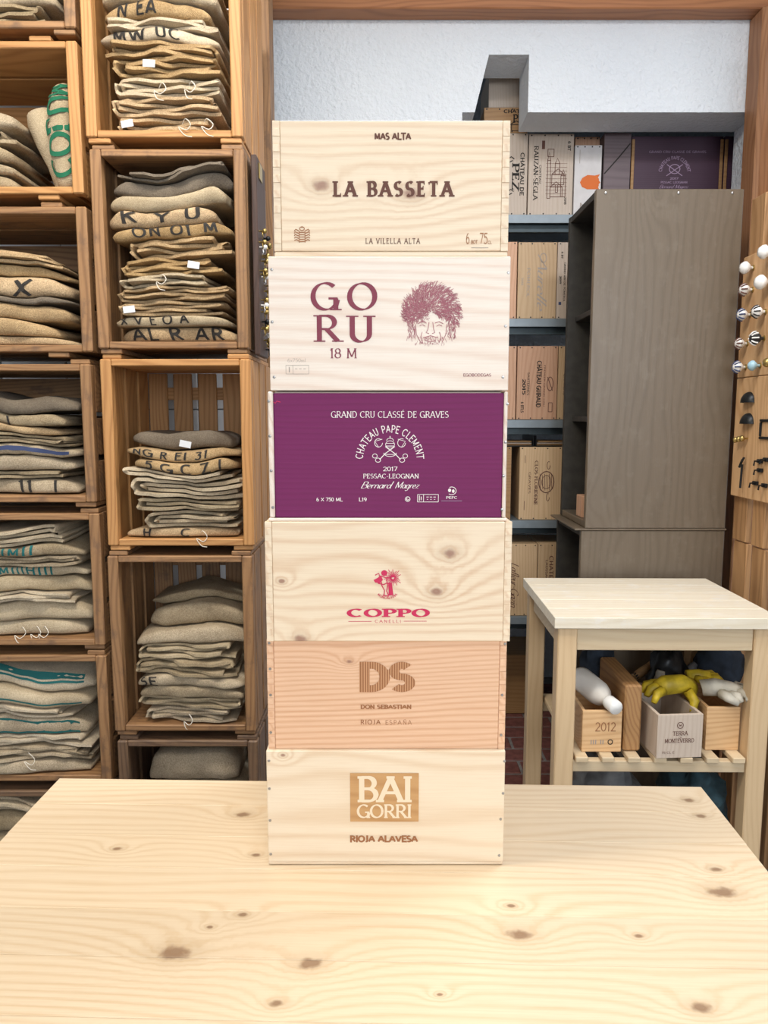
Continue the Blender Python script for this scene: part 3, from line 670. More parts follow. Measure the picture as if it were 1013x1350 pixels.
def serp_sack(rs, w, dep, h, layers, f, x, y, z, mat, parent):
    """flat folded sack whose serpentine fold ends face the front"""
    pitch = h/layers; t = pitch*.80; cl = []; mir = -1 if rs.random() < .22 else 1
    lev = [0]+list(range(layers-1, 0, -1)); tl_ = -w/2+rs.uniform(0, .02)+h*.5
    for i, lv in enumerate(lev):
        zc = pitch*(lv+.5); xl = tl_+(rs.uniform(0, .012) if i > 1 else 0); xr_ = w/2-rs.uniform(.0, .045)-pitch*.6
        if i == 0: xr_ = w/2-rs.uniform(0, .02)
        xs_ = [xr_+(xl-xr_)*k/11 for k in range(12)]; zz = [zc]*12
        if i % 2: xs_ = xs_[::-1]
        cl += list(zip(xs_, zz))
        if i < layers-1:
            z2 = pitch*(lev[i+1]+.5); mid = (zc+z2)/2; r_ = (z2-zc)/2; ex = xs_[-1]; sg = -1 if i % 2 == 0 else 1
            cl += [(ex+sg*abs(r_)*1.05*math.cos(a), mid+r_*math.sin(a)) for a in (-1.25, -.85, -.42, 0, .42, .85, 1.25)]
    cl = [(mir*a, b) for a, b in cl]
    n = len(cl); prof = []
    A = []; B = []
    for i in range(n):
        a = cl[max(i-1, 0)]; b = cl[min(i+1, n-1)]; dx, dz = b[0]-a[0], b[1]-a[1]; l = math.hypot(dx, dz) or 1
        A.append((cl[i][0]-dz/l*t*.46, cl[i][1]+dx/l*t*.46)); B.append((cl[i][0]+dz/l*t*.46, cl[i][1]-dx/l*t*.46))
    ny = 6; vs = []; fs = []; ph_ = rs.uniform(0, 6)
    for j in range(ny+1):
        yy = [0, .003, .03, .09, .16, .22, 1][j] if j < ny else dep
        sh = .92 if j == 0 else 1
        for i in range(n):
            ca = cl[i]
            for P in (A[i], B[i]):
                q = (ca[0]+(P[0]-ca[0])*sh, ca[1]+(P[1]-ca[1])*sh)
                wob = .012*math.sin(ca[0]*23+ca[1]*400+ph_)+.005*math.sin(ca[0]*71+ph_*2)+.008*(1 if int(i/16+ph_) % 2 else 0)
                vs.append(f(x+q[0], y+yy*(1 if j else 1)+wob*(1-yy/dep), z+q[1]))
    N = 2*n
    for j in range(ny):
        for i in range(n-1):
            a = j*N+2*i; fs.append((a, a+2, a+2+N, a+N)); b = a+1; fs.append((b, b+N, b+2+N, b+2))
        for i in (0, n-1):
            a = j*N+2*i; fs.append((a, a+N, a+1+N, a+1) if i == 0 else (a, a+1, a+1+N, a+N))
    o_ = len(vs); vs += [Vector(v) for v in vs[:N]]
    for i in range(n-1):
        fs.append((o_+2*i, o_+2*i+1, o_+2*i+3, o_+2*i+2)); e = ny*N; fs.append((e+2*i, e+2*i+2, e+2*i+3, e+2*i+1))
    return MB().add(vs, fs).build('folded_cloth', mat, parent, True)
def fold_sack(rs, w, dep, h, f, x, y, z, mat, parent, txt=None, ink='ink', stripes_=None):
    """sack folded so that a smooth rounded edge faces the front"""
    nx = 22; prof = []
    for i in range(11):
        a = math.radians(-90+18*i); prof.append((h*.42*(1-abs(math.cos(a))**.8), h/2+h/2*math.copysign(abs(math.sin(a))**.8, math.sin(a))))
    prof += [(dep*k, h) for k in (.3, .6, .9)]+[(dep, h*.8), (dep, h*.2)]+[(dep*k, 0) for k in (.9, .6, .3)]
    ph = rs.uniform(0, 6)
    def base(u, py, pz):
        e = 1-.55*abs(u)**7; bulge = .005*math.sin(u*5+ph)
        return f(x+u*w/2, y+py+bulge+.014*abs(u)**5, z+h*.5*(1-e)*.0+pz*e)
    vs = []; fs = []; n = len(prof)
    us = [math.sin(math.pi/2*(-1+2*i/nx))*.35+(-1+2*i/nx)*.65 for i in range(nx+1)]
    for u in us:
        for q in prof: vs.append(base(u, *q))
    for i in range(nx):
        for k in range(n): fs.append((i*n+k, (i+1)*n+k, (i+1)*n+(k+1) % n, i*n+(k+1) % n))
    fs.append(tuple(range(n))); fs.append(tuple(nx*n+k for k in range(n))[::-1])
    o = MB().add(vs, fs).build('folded_cloth', mat, parent, True)
    def onface(u, v):
        a = math.radians(v*62); q = (h*.42*(1-abs(math.cos(a))**.8), h/2+h/2*math.copysign(abs(math.sin(a))**.8, math.sin(a)))
        P = base(u, *q); P.y -= .0022; P.z += .0012*v; return P
    if txt:
        words = []; xx = 0
        for ch in txt:
            wq, qq = glyph_quads(ch, .17, 0, 0)
            if ch == ' ': words.append([])
            elif not words: words.append([])
            if ch != ' ': words[-1] += [tuple((xx+p_[0], p_[1]) for p_ in k) for k in qq]
            xx += wq+.2
        u0 = rs.uniform(-.92, -.5); sc = rs.uniform(.9, 1.2)*h*1.25/(w/2)
        vo = rs.uniform(-.5, .2); vh = 1.5 if vo < 0 else 1.2
        for q in words:
          mb = MB()
          for k in q:
            P = [(u0+p_[0]*sc, vo-.45+p_[1]*vh) for p_ in k]
            if max(p_[0] for p_ in P) > .9 or max(p_[1] for p_ in P) > 1.3: continue
            (a, b, c, d) = P
            for s0, s1 in ((0, .34), (.34, .67), (.67, 1)):
                L = lambda p0, p1, s: (p0[0]+(p1[0]-p0[0])*s, p0[1]+(p1[1]-p0[1])*s)
                mb.add([onface(*L(a, b, s0)), onface(*L(a, b, s1)), onface(*L(d, c, s1)), onface(*L(d, c, s0))], [(0, 1, 2, 3)])
          if mb.f: mb.build('lettering', M[ink], o)
    if stripes_:
        mb = MB()
        for v0, v1 in stripes_:
            for i in range(24):
                ua, ub = -.95+1.85*i/24, -.95+1.85*(i+1)/24
                mb.add([onface(ua, v0), onface(ub, v0), onface(ub, v1), onface(ua, v1)], [(0, 1, 2, 3)])
        mb.build('printed_stripe', M[ink], o)
    return o
NUM = ['lowest', 'second', 'third', 'fourth', 'fifth', 'sixth', 'seventh', 'eighth', 'ninth', 'tenth', 'eleventh', 'twelfth']
CN = {'A': 'topmost upright crate', 'B': 'crate beside hook strip', 'C': 'half-full orange crate', 'D': 'crate below half-full one', 'E': 'crate at table edge',
      'a': 'topmost lying crate', 'b': 'crate with green-lettered roll', 'c': 'third-highest lying crate', 'd': 'fourth-highest lying crate', 'e': 'fifth-highest lying crate', 'f': 'sixth-highest lying crate', 'g': 'lowest lying crate'}
def thread(parent, f, pts, r=.0009):
    P = [f(*p) for p in pts]; out = []
    for i in range(len(P)-1):
        a, b, c, d = P[max(i-1, 0)], P[i], P[i+1], P[min(i+2, len(P)-1)]
        for k in range(4):
            t = k/4; out.append(.5*((2*b)+(c-a)*t+(2*a-5*b+4*c-d)*t*t+(3*b-a-3*c+d)*t**3))
    MB().tube(out+[P[-1]], r, 5).build('loose_thread', M['thread'], parent)
def sack_pile(key, xc, wmax, zbase, spec, seed, mats, yf=.012, dep=.28, tilt=0, amp=1.0, ink='ink'):
    """spec: list bottom-up of (type, height[, extra])"""
    wmax -= .014; dep -= .012; rs = random.Random(seed); H = sum(s[1] for s in spec)+.001*len(spec); z = zbase+.0035
    f = warp_fn(seed, zbase, H, xc, amp, tilt); n = len(spec)
    for i, s in enumerate(spec):
        kind, h = s[0], s[1]; ex = s[2] if len(s) > 2 else {}
        w = wmax*rs.uniform(.84, 1.0); x = xc+rs.uniform(-1, 1)*(wmax-w)/2; y = DC+yf+rs.uniform(0, .016)
        mat = M[ex.get('mat', rs.choice(mats))]; txt = ex.get('txt'); nk = ex.get('ink', ink)
        order = 'top' if i == n-1 else NUM[i]+(' from bottom' if i else '')
        look = {'s': 'layered', 'f': 'smooth-edged', 'd': 'loosely draped'}[kind]
        inkw = {'ink': 'black', 'ink_green': 'green', 'ink_navy': 'navy', 'ink_teal': 'teal'}[nk]
        tone = 'dark grey-brown ' if 'dark' in mat.name else 'beige '
        lb = '%s%s burlap sack%s, %s in %s' % (tone, look, ' with %s print' % inkw if (txt or ex.get('stripe')) else '', order, CN[key])
        t = thing('burlap_sack', lb, 'sack', (0, 0, 0), 0, 'folded sacks in the crates')
        if kind == 's': serp_sack(rs, w, dep, h, ex.get('n', max(2, min(4, round(h/.0092)))), f, x, y, z, mat, t)
        else: fold_sack(rs, w, dep-ex.get('dy', 0), h, f, x, y+ex.get('dy', 0), z, mat, t, txt, nk, ex.get('stripe'))
        if ex.get('tag'):
            u = ex['tag']; c = f(x+u*w/2, y-.004, z+h*.5); a = rs.uniform(-.25, .25); MB().box(-.014, .014, -.003, -.002, -.010, .006, .0003).build('paper_tag', M['paper'], t, loc=(c.x, c.y-.012, c.z)).rotation_euler = (0, a, 0)
        if ex.get('thr'):
            for k in range(ex['thr']):
                u = x+rs.uniform(-.1, .42)*w; zz = z+h*.5
                thread(t, f, [(u, y+.0, zz), (u+.01, y-.016, zz+.006), (u+.022, y-.02, zz-.008), (u+.012, y-.021, zz-.02), (u-.004, y-.019, zz-.012), (u+.006, y-.02, zz-.03), (u+.02, y-.018, zz-.034)])
        for p_ in t.children: p_.location = p_.location
        z += h+.0022
    return f
def sp(*a): return list(a)
zin = .012+.016
xc2 = (CX0+CX1)/2
T = lambda i: LET[i % len(LET)]
sack_pile('A', xc2-.004, .305, CZ[0]+zin, sp(('s', .030, {'thr': 2, 'tag': -.62}), ('s', .040), ('s', .040, {'thr': 2}), ('s', .045, {'tag': -.2}), ('s', .032), ('f', .026, {'txt': 'MW UC'}), ('s', .024), ('f', .028, {'txt': 'N EA'}), ('f', .034, {'txt': 'AF O XK'}), ('s', .04), ('f', .03)), 11, ['burlap', 'burlap', 'burlap_pale'])
sack_pile('B', xc2+.002, .300, CZ[1]+zin, sp(('f', .033, {'txt': 'AL R AR E'}), ('f', .022, {'txt': 'X V E O A'}), ('s', .034, {'tag': -.75}), ('s', .034), ('s', .026, {'thr': 1}), ('s', .036, {'tag': .45}), ('s', .042), ('f', .026, {'txt': 'ON O1 M'}), ('f', .036, {'txt': 'K Y U AB'}), ('f', .034), ('f', .036, {'mat': 'burlap_dark', 'dy': .02}), ('s', .016, {'mat': 'burlap_dark'})), 23, ['burlap', 'burlap', 'burlap_pale'])
sack_pile('C', xc2+.014, .300, CZ[2]+zin, sp(('f', .022, {'txt': 'H    C', 'thr': 1}), ('s', .042), ('s', .030), ('s', .045), ('s', .020), ('f', .026, {'txt': '5 G C Z I'}), ('f', .022, {'txt': 'NG R EI 31'}), ('d', .040, {'mat': 'burlap_dark', 'dy': .06, 'tag': .25})), 37, ['burlap_pale', 'burlap_pale', 'burlap'])
sack_pile('D', xc2+.010, .305, CZ[3]+zin, sp(('s', .034, {'thr': 2}), ('s', .026), ('f', .028), ('f', .024, {'txt': 'SE'}), ('s', .040), ('s', .034), ('f', .035), ('d', .050, {'mat': 'burlap_grey', 'dy': .035}), ('d', .022, {'mat': 'burlap_grey', 'dy': .10})), 41, ['burlap_grey', 'burlap_grey', 'burlap_pale'], tilt=.05)
sack_pile('E', xc2+.015, .295, CZ[4]+zin, sp(('d', .10), ('d', .10), ('d', .10), ('d', .085)), 43, ['burlap_grey'], yf=.03)
xc1, w1 = -.955, .425
sack_pile('a', xc1, w1, C1[0]+zin, sp(('s', .04), ('f', .04, {'txt': 'X'}), ('s', .05), ('f', .05)), 51, ['burlap_grey'])
sack_pile('b', xc1-.06, w1-.12, C1[1]+zin, sp(('f', .034, {'txt': '      S', 'ink': 'ink_green'}), ('f', .030), ('f', .034, {'txt': '     S', 'ink': 'ink_green'}), ('s', .030), ('f', .040)), 53, ['burlap', 'burlap_grey'])
sack_pile('c', xc1, w1, C1[2]+zin, sp(('f', .018), ('f', .036), ('f', .036), ('f', .014, {'mat': 'burlap_dark'}), ('f', .046, {'txt': '    O X'}), ('f', .022), ('s', .026)), 59, ['burlap'])
sack_pile('d', xc1, w1, C1[3]+zin, sp(('f', .036, {'txt': '    I  11  I', 'ink': 'ink'}), ('s', .020), ('f', .036), ('f', .024, {'stripe': [(-.2, .35)], 'ink': 'ink_navy'}), ('s', .026), ('f', .020), ('f', .030, {'txt': '  I II I'}), ('d', .035, {'mat': 'burlap_dark'})), 61, ['burlap', 'burlap_grey'])
sack_pile('e', xc1, w1, C1[4]+zin, sp(('f', .036, {'thr': 3}), ('f', .044), ('s', .024), ('f', .036), ('f', .022, {'txt': 'IIINIIIMIIIHIII', 'ink': 'ink_teal'}), ('s', .026), ('f', .024, {'txt': '  IINIIIHIIMII', 'ink': 'ink_teal'}), ('s', .040)), 67, ['burlap_grey', 'burlap_pale'])
sack_pile('f', xc1, w1, C1[5]+zin, sp(('f', .030), ('s', .034, {'thr': 1}), ('s', .028), ('f', .044, {'stripe': [(-.9, .6)], 'ink': 'ink_teal'}), ('s', .026), ('f', .040, {'stripe': [(-.3, -.1)], 'ink': 'ink_teal'}), ('d', .048, {'stripe': [(.1, .3), (.5, 1.35)], 'ink': 'ink_teal', 'dy': .02})), 71, ['burlap_grey', 'burlap_pale'])
sack_pile('g', xc1, w1, C1[6]+zin, sp(('d', .09), ('d', .09), ('f', .05), ('s', .04)), 73, ['burlap_grey'])
# two rolled sacks standing in the second lying crate
def roll(label, pts, rad, mat, txt=None):
    t = thing('rolled_sack', label, 'sack'); n = 14; mb = MB(); mb.tube(pts, rad, n)
    mb.v = [tuple(Vector(v)+noise.noise_vector(Vector(v)*22)*.004) for v in mb.v]
    o = mb.build('rolled_cloth', M[mat], t, True)
    if txt:
        q, w = text_quads(txt, wt=.18, contrast=.3, serif=.04, track=.06, shear=.15); m2 = MB(); A, B = Vector(pts[1]), Vector(pts[-2]); L = (B-A).length; ax = (B-A).normalized(); sd = ax.cross(Vector((0, 1, 0))).normalized()
        for k in q:
            a, b, c, d = k
            for s0, s1 in ((0, .5), (.5, 1)):
                P = []
                for p0, p1, s_ in ((a, b, s0), (a, b, s1), (d, c, s1), (d, c, s0)):
                    u, v = p0[0]+(p1[0]-p0[0])*s_, p0[1]+(p1[1]-p0[1])*s_
                    tt = u/w; fi = tt*(len(pts)-3); r = rad[1+min(int(fi), len(pts)-3)]*(1-(fi % 1))+rad[min(2+int(fi), len(pts)-2)]*(fi % 1)
                    th = (v-.5)*1.7; k0 = 1+min(int(fi), len(pts)-4); fr_ = fi-(k0-1); ctr = Vector(pts[k0]).lerp(Vector(pts[k0+1]), fr_); r = rad[k0]*(1-fr_)+rad[k0+1]*fr_
                    q_ = ctr+sd*(-math.sin(th)*(r+.0028))+Vector((0, -1, 0))*math.cos(th)*(r+.0028); P.append(q_+noise.noise_vector(q_*22)*.004)
                m2.add(P, [(0, 1, 2, 3)])
        m2.build('lettering', M['ink_green'], t)
    return t
zc = C1[1]+zin+.005
roll('pale rolled burlap sack standing upright with vertical green lettering', [(-.755, DC+.055, zc), (-.757, DC+.055, zc+.02), (-.762, DC+.055, zc+.08), (-.766, DC+.056, zc+.14), (-.763, DC+.058, zc+.20), (-.758, DC+.06, zc+.232), (-.756, DC+.06, zc+.243)], [.022, .026, .031, .033, .031, .022, .008], 'burlap_pale', 'COLUM')
roll('pale unlettered rolled burlap sack leaning against the green-lettered roll', [(-.788, DC+.10, zc), (-.79, DC+.10, zc+.02), (-.800, DC+.10, zc+.07), (-.815, DC+.10, zc+.12), (-.832, DC+.10, zc+.17), (-.842, DC+.10, zc+.192), (-.846, DC+.10, zc+.20)], [.012, .017, .024, .032, .037, .028, .008], 'burlap_pale')

# dark strip with small brass hooks on the side of the crate column
xs = CX1+.006
hs_ = thing('hook_strip', 'narrow dark wooden strip covered in small brass fittings on the crate side', 'display board', (xs, DC+.04, PZ(468, 1.9)))
hz = PZ(205, 1.9)-PZ(468, 1.9)
MB().box(.004, .018, 0, .13, 0, hz, .002).build('panel', M['darkboard'], hs_)
hk = random.Random(5)
for i in range(34):
    z = hz*(.04+.62*i/34)+hk.uniform(-.004, .004); y = hk.uniform(.015, .115)
    mt = M['brass'] if i % 4 else M['white_cer'] if i % 8 else M['iron']
    mb = MB(); mb.lathe([(.002, 0), (.002, .008), (.006, .011), (.0065, .015), (.003, .019), (0, .0195)], (.018, y, z), (1, 0, 0), 8); mb.tube([(.026, y, z), (.028, y-.003, z-.012), (.026, y-.004, z-.018)], .0018, 5)
    mb.build('brass_fitting', mt, hs_, True)
MB().box(.0185, .021, .03, .07, hz*.90, hz*.98).build('hanger_plate', M['brass'], hs_)

# ---------------------------------------------------------------- steel shelving with wine boxes behind the opening
DSH = 3.10
shelf_y = [283, 420, 553.5, 686, 813]
sz = [PZ(y, DSH) for y in shelf_y]
sh = thing('metal_shelving', 'grey steel shelving unit behind the wall opening', 'shelving', (0, DSH, 0))
SX0, SX1 = .34, 1.62
for z in sz:
    s_ = MB().box(SX0, SX1, 0, .42, z-.004, z, .001).build('shelf', M['metal'], sh); MB().box(SX0, SX1, -.002, .001, z-.032, z-.0002, .0008).build('shelf_lip', M['metal'], s_)
    MB().box(SX0, SX1, .03, .05, z-.06, z-.0045).build('shelf_brace', M['metal_dark'], s_)
for x in (SX0-.042, SX1+.002):
    for y in (0, .38): MB().box(x, x+.04, y, y+.04, 0, sz[0]+.38).build('upright', M['metal_dark'], sh)
def shelf_box(label, l, r, top, bot, z, mat, d=DSH+.012, dep=.26, nm='wine_box', nails=True, rz=0):
    x0, x1 = PX(l, (top+bot)/2, d), PX(r, (top+bot)/2, d); h = (PZ(top, d)-PZ(bot, d)); w = (x1-x0)/2
    t = thing(nm, label, 'box', ((x0+x1)/2, d, z+.0006), rz)
    m = M[mat]; e = .0008
    fp = MB().box(-w, w, 0, .009, .001, h, .001).build('front_panel', m, t)
    MB().box(-w, -w+.010, .0095, dep, .001, h, .001).build('side_panel', m, t); MB().box(w-.010, w, .0095, dep, .001, h, .001).build('side_panel', m, t)
    MB().box(-w+.0105, w-.0105, .0095, dep, h-.011, h, .001).build('end_panel', m, t); MB().box(-w+.0105, w-.0105, .0095, dep, 0.001, .011, .001).build('end_panel', m, t)
    MB().box(-w+.0105, w-.0105, dep-.01, dep, .0115, h-.0115, .001).build('back_panel', m, t)
    if nails:
        n = 4 if r-l > 30 else 2
        nm_ = MB().lathe([(0, .0012), (.0028, .0006), (.0028, -.001)], (0, 0, 0), (0, -1, 0), 8).mesh('nail', M['iron'])
        for i in range(n):
            for zz in (.006, h-.006): inst('nail', nm_, fp, (-w+.01+(2*w-.02)*i/(n-1), 0, zz))
    px = lambda x, y: (-w+2*w*(x-l)/(r-l), h*(bot-y)/(bot-top))
    return t, Print(px, -.0008)
# top shelf
t, p = shelf_box('greyish wine box with vertical CHATEAU DE PEZ print on the top shelf', 640, 695.5, 173, 281.5, sz[0], 'box_grey')
p.text('CHÂTEAU DE', 686, 691.5, 199, 255, rot=1, **SANSB); p.text('PEZ', 676, 684.5, 213, 248, rot=1, wt=.2, contrast=.4, serif=.07)
for a in (207, 250): p.line([(670, a), (674, a-3), (678, a)], 1.2, 'ink'); p.line([(670, a+5), (676, a+2)], 1.2, 'ink')
p.build(t)
t, p = shelf_box('greyish wine box with a castle drawing and RAUZAN SEGLA print', 697, 756, 173, 280.5, sz[0], 'box_grey')
p.text('RAUZAN-SÉGLA'.replace('É', 'É'), 704, 709.5, 189, 260, rot=1, wt=.16, contrast=.5, serif=.06); p.text('CHATEAU', 711, 714, 214, 238, rot=1, wt=.14)
for x0, x1, y0, y1 in ((722, 726, 208, 258), (728, 744, 226, 240), (732, 738, 212, 226), (740, 746, 228, 256), (722, 730, 193, 203), (726, 742, 243, 256), (733, 736, 240, 250)): p.frame(x0, x1, y0, y1, .8, 'ink_brown')
for q in ([(722, 208), (724, 197), (726, 208)], [(732, 212), (735, 205), (738, 212)], [(728, 226), (736, 219), (744, 226)], [(740, 228), (743, 220), (746, 228)], [(726, 243), (734, 236), (742, 243)]): p.line(q, .9, 'ink_brown')
for i in range(9): p.line([(720, 212+i*5), (748, 212+i*5)], .35, 'ink_brown')
p.rect(714, 718, 182, 193, 'ink_brown'); p.text('6 Btles', 748, 752, 183, 195, rot=1, wt=.2) if all(c in G for c in '6 Btles') else p.text('6 BT', 748, 752, 183, 195, rot=1, wt=.2); p.text('2018', 745, 748, 256, 266, 'ink', rot=1, wt=.15); p.build(t)
t, p = shelf_box('tan wine box standing behind the white strawberry box', 757.5, 790, 172, 281, sz[0], 'box_pink', d=DSH+.075, dep=.2); 
t, p = shelf_box('white box with an orange crowned fruit emblem on the top shelf', 757.5, 793, 188, 280.5, sz[0], 'box_white', dep=.058)
p.poly([(765, 237), (768, 231), (775, 227), (786, 228), (790, 232), (790, 242), (786, 246), (775, 246), (768, 243)], 'ink_orange')
p.poly([(784, 228), (791, 226), (788, 232), (792, 237), (788, 241), (791, 247), (784, 245)], 'ink_orange', .0003)
p.rect(766, 768, 264, 276, 'ink_grey'); p.rect(769, 771, 266, 276, 'ink_grey'); p.text('ART', 768, 770, 266, 274, rot=1, wt=.15); p.line([(764, 194), (764, 212)], .6, 'ink_grey'); p.build(t)
t, p = shelf_box('mauve-grey wooden box between the white box and plum wine boxes', 796, 831, 172, 281, sz[0], 'box_plum', nails=False)
p.line([(797, 226), (815, 205), (830, 186)], 1.6, 'ink'); p.build(t, 'scratch_line')
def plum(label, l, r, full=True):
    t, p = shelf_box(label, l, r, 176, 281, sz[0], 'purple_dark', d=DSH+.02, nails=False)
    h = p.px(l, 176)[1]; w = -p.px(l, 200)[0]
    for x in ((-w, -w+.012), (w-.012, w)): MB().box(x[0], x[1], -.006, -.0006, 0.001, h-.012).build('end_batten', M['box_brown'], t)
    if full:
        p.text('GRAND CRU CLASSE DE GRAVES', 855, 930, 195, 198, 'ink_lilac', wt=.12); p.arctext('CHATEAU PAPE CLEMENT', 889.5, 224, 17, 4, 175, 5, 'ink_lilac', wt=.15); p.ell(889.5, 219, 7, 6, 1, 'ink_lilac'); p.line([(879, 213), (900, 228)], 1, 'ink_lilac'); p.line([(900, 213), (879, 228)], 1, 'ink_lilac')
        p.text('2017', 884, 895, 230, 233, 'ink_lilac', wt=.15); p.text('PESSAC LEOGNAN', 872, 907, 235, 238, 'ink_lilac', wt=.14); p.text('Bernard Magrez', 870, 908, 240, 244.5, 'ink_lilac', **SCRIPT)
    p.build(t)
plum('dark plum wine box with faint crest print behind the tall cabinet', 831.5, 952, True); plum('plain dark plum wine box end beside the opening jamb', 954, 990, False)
# boxes lying on top of the PEZ box, seen in the wall notch
zt = sz[0]+PZ(173, DSH+.012)-PZ(281.5, DSH+.012)+.001
t, p = shelf_box('brown wine box lying in the wall notch with CHATEAU PEZ print', 638.5, 696, 137.5, 171, zt, 'box_brown', d=DSH+.014)
p.text('CHÂTE', 664.5, 690, 140, 145, wt=.2); p.text('PEZ', 677, 696, 147, 157, wt=.2, contrast=.4, serif=.07); p.line([(673, 160), (681, 155), (689, 160)], 1.2, 'ink'); p.frame(675, 688, 160, 168, 1, 'ink'); p.build(t)
zt2 = zt+PZ(137.5, DSH+.014)-PZ(171, DSH+.014)+.001
t, p = shelf_box('plain pale wine box on top of the brown one in the wall notch', 645, 696, 84, 137, zt2, 'box_grey', d=DSH+.02, nails=False)
# second shelf
t, p = shelf_box('tan wine box behind the stack on the second shelf', 640, 681.5, 317, 418.5, sz[1], 'box_pink')
t, p = shelf_box('tan wine box with large faded vertical Aurelle print', 683, 734, 317.5, 418.5, sz[1], 'box_tan')
p.text('Aurelle', 709, 721, 333, 405, 'ink_grey', rot=1, **SCRIPT); p.text('POMEROL', 695, 699, 351, 390, 'ink_grey', rot=1, wt=.12, contrast=.4); p.text('2018', 737.5 - 50, 690.5, 364, 374, 'ink_grey', rot=1, wt=.12); p.ell(716, 338, 4, 6, 1, 'ink_grey'); p.build(t)
t, p = shelf_box('narrow greyish wine box with small vertical print on the second shelf', 734.8, 775, 317.5, 418.5, sz[1], 'box_grey')
p.text('GRAND VIN DE POMEROL', 743.5, 746, 344, 396, rot=1, wt=.14); p.text('2019', 738, 740.5, 362, 372, rot=1, wt=.2); p.text('6 BT', 739.5, 742, 330, 339, rot=1, wt=.18); p.rect(737.5, 741, 396, 400, 'ink_navy'); p.build(t)
# third shelf
t, p = shelf_box('reddish wine box behind the stack on the third shelf', 640, 680.5, 455.5, 552.5, sz[2], 'box_pink')
t, p = shelf_box('reddish wine box with vertical CHATEAU GUIRAUD 2015 print', 682, 735, 455.5, 552.5, sz[2], 'box_pink')
p.text('CHÂTEAU GUIRAUD', 707.5, 714, 475, 536, rot=1, wt=.2); p.text('SAUTERNES', 695.5, 698.5, 490, 520, rot=1, wt=.13); p.text('2015', 689, 693.5, 499, 519, rot=1, wt=.2); p.text('6 BTLS', 687.5, 691.5, 529, 543, rot=1, wt=.18) 
p.text('PREMIER GRAND CRU', 717, 719, 480, 535, 'ink_brown', rot=1, wt=.12); p.ell(725.5, 505, 4, 9, 1, 'ink_brown'); p.line([(722, 496), (729, 514)], 1, 'ink_brown'); p.frame(724, 729, 530, 542, .8, 'ink_brown'); p.build(t)
t, p = shelf_box('pinkish wine box beside the GUIRAUD box on the third shelf', 736, 775, 455.5, 552.5, sz[2], 'box_tan')
p.text('CHATEAU', 743, 746, 492, 520, rot=1, wt=.15); p.build(t)
# fourth shelf: flat trays on top of the box
t, p = shelf_box('brown wine box with round crest and vertical CLOS print on the fourth shelf', 685, 741, 589, 685, sz[3], 'box_tan', dep=.3)
p.text('CLOS FLORIDENE', 705, 709, 607, 665, 'ink_brown', rot=1, wt=.18, contrast=.3, serif=.05); p.ell(720.5, 635, 10, 14, 1.3, 'ink_brown'); p.ell(720.5, 635, 6, 9, .8, 'ink_brown')
for i in range(6): p.line([(712+i*3, 624+2*(i % 2)), (713+i*3, 646-2*(i % 2))], .7, 'ink_brown')
for a in (613, 655): p.ell(723, a, 2, 5, .8, 'ink_brown', 0, 300)
p.text('GRAVES', 697, 700, 622, 650, 'ink_brown', rot=1, wt=.12); p.line([(692, 600), (692, 610)], .7, 'ink_brown'); p.line([(692, 660), (692, 672)], .7, 'ink_brown'); p.build(t)
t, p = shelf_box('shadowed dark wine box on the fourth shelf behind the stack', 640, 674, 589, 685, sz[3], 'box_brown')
trz_ = sz[3]+PZ(589, DSH+.012)-PZ(685, DSH+.012)+.002
for i, (a, b, nm) in enumerate(((PX(660, 575, DSH), PX(706, 575, DSH), 'over the shadowed box'), (PX(708, 575, DSH), PX(772, 575, DSH), 'on the CLOS box'))):
    t = thing('letter_tray', 'flat black tray '+nm+' on the fourth shelf', 'tray', ((a+b)/2, DSH+.02, trz_ if i else trz_)); w = (b-a)/2
    MB().box(-w, w, 0, .25, 0, .004).build('base', M['iron'], t); MB().box(-w, -w+.003, 0, .25, .0045, .045).build('side', M['iron'], t); MB().box(w-.003, w, 0, .25, .0045, .045).build('side', M['iron'], t)
    s_ = thing('paper_sheets', 'thin brown card sheets in the black tray '+nm, 'paper', ((a+b)/2, DSH+.03, trz_+.005))
    for k in range(3): MB().box(-w+.006+.003*k, w-.008, .002*k, .2, .007*k, .007*k+.003, .0005).build('sheet', M['box_grey' if k % 2 else 'box_brown'], s_)
# fifth shelf
t, p = shelf_box('tan wine box with flowing vertical script print on the fifth shelf', 664, 708, 717.5, 812, sz[4], 'box_tan')
p.text('Lafleur-Gazin', 674, 684, 741, 800, 'ink_brown', rot=1, **SCRIPT); p.build(t)
t, p = shelf_box('tan wine box with CHATEAU print beside the script box', 709, 760, 717.5, 812, sz[4], 'box_tan')
p.text('CHATEAU', 724, 729, 733, 775, 'ink_brown', rot=1, wt=.17, contrast=.3); p.text('LAUSSAC', 719, 722, 738, 765, 'ink_brown', rot=1, wt=.13); p.build(t)
d = 3.40
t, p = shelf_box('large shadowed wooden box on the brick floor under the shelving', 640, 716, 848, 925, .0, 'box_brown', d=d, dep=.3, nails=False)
t.location.z = .001

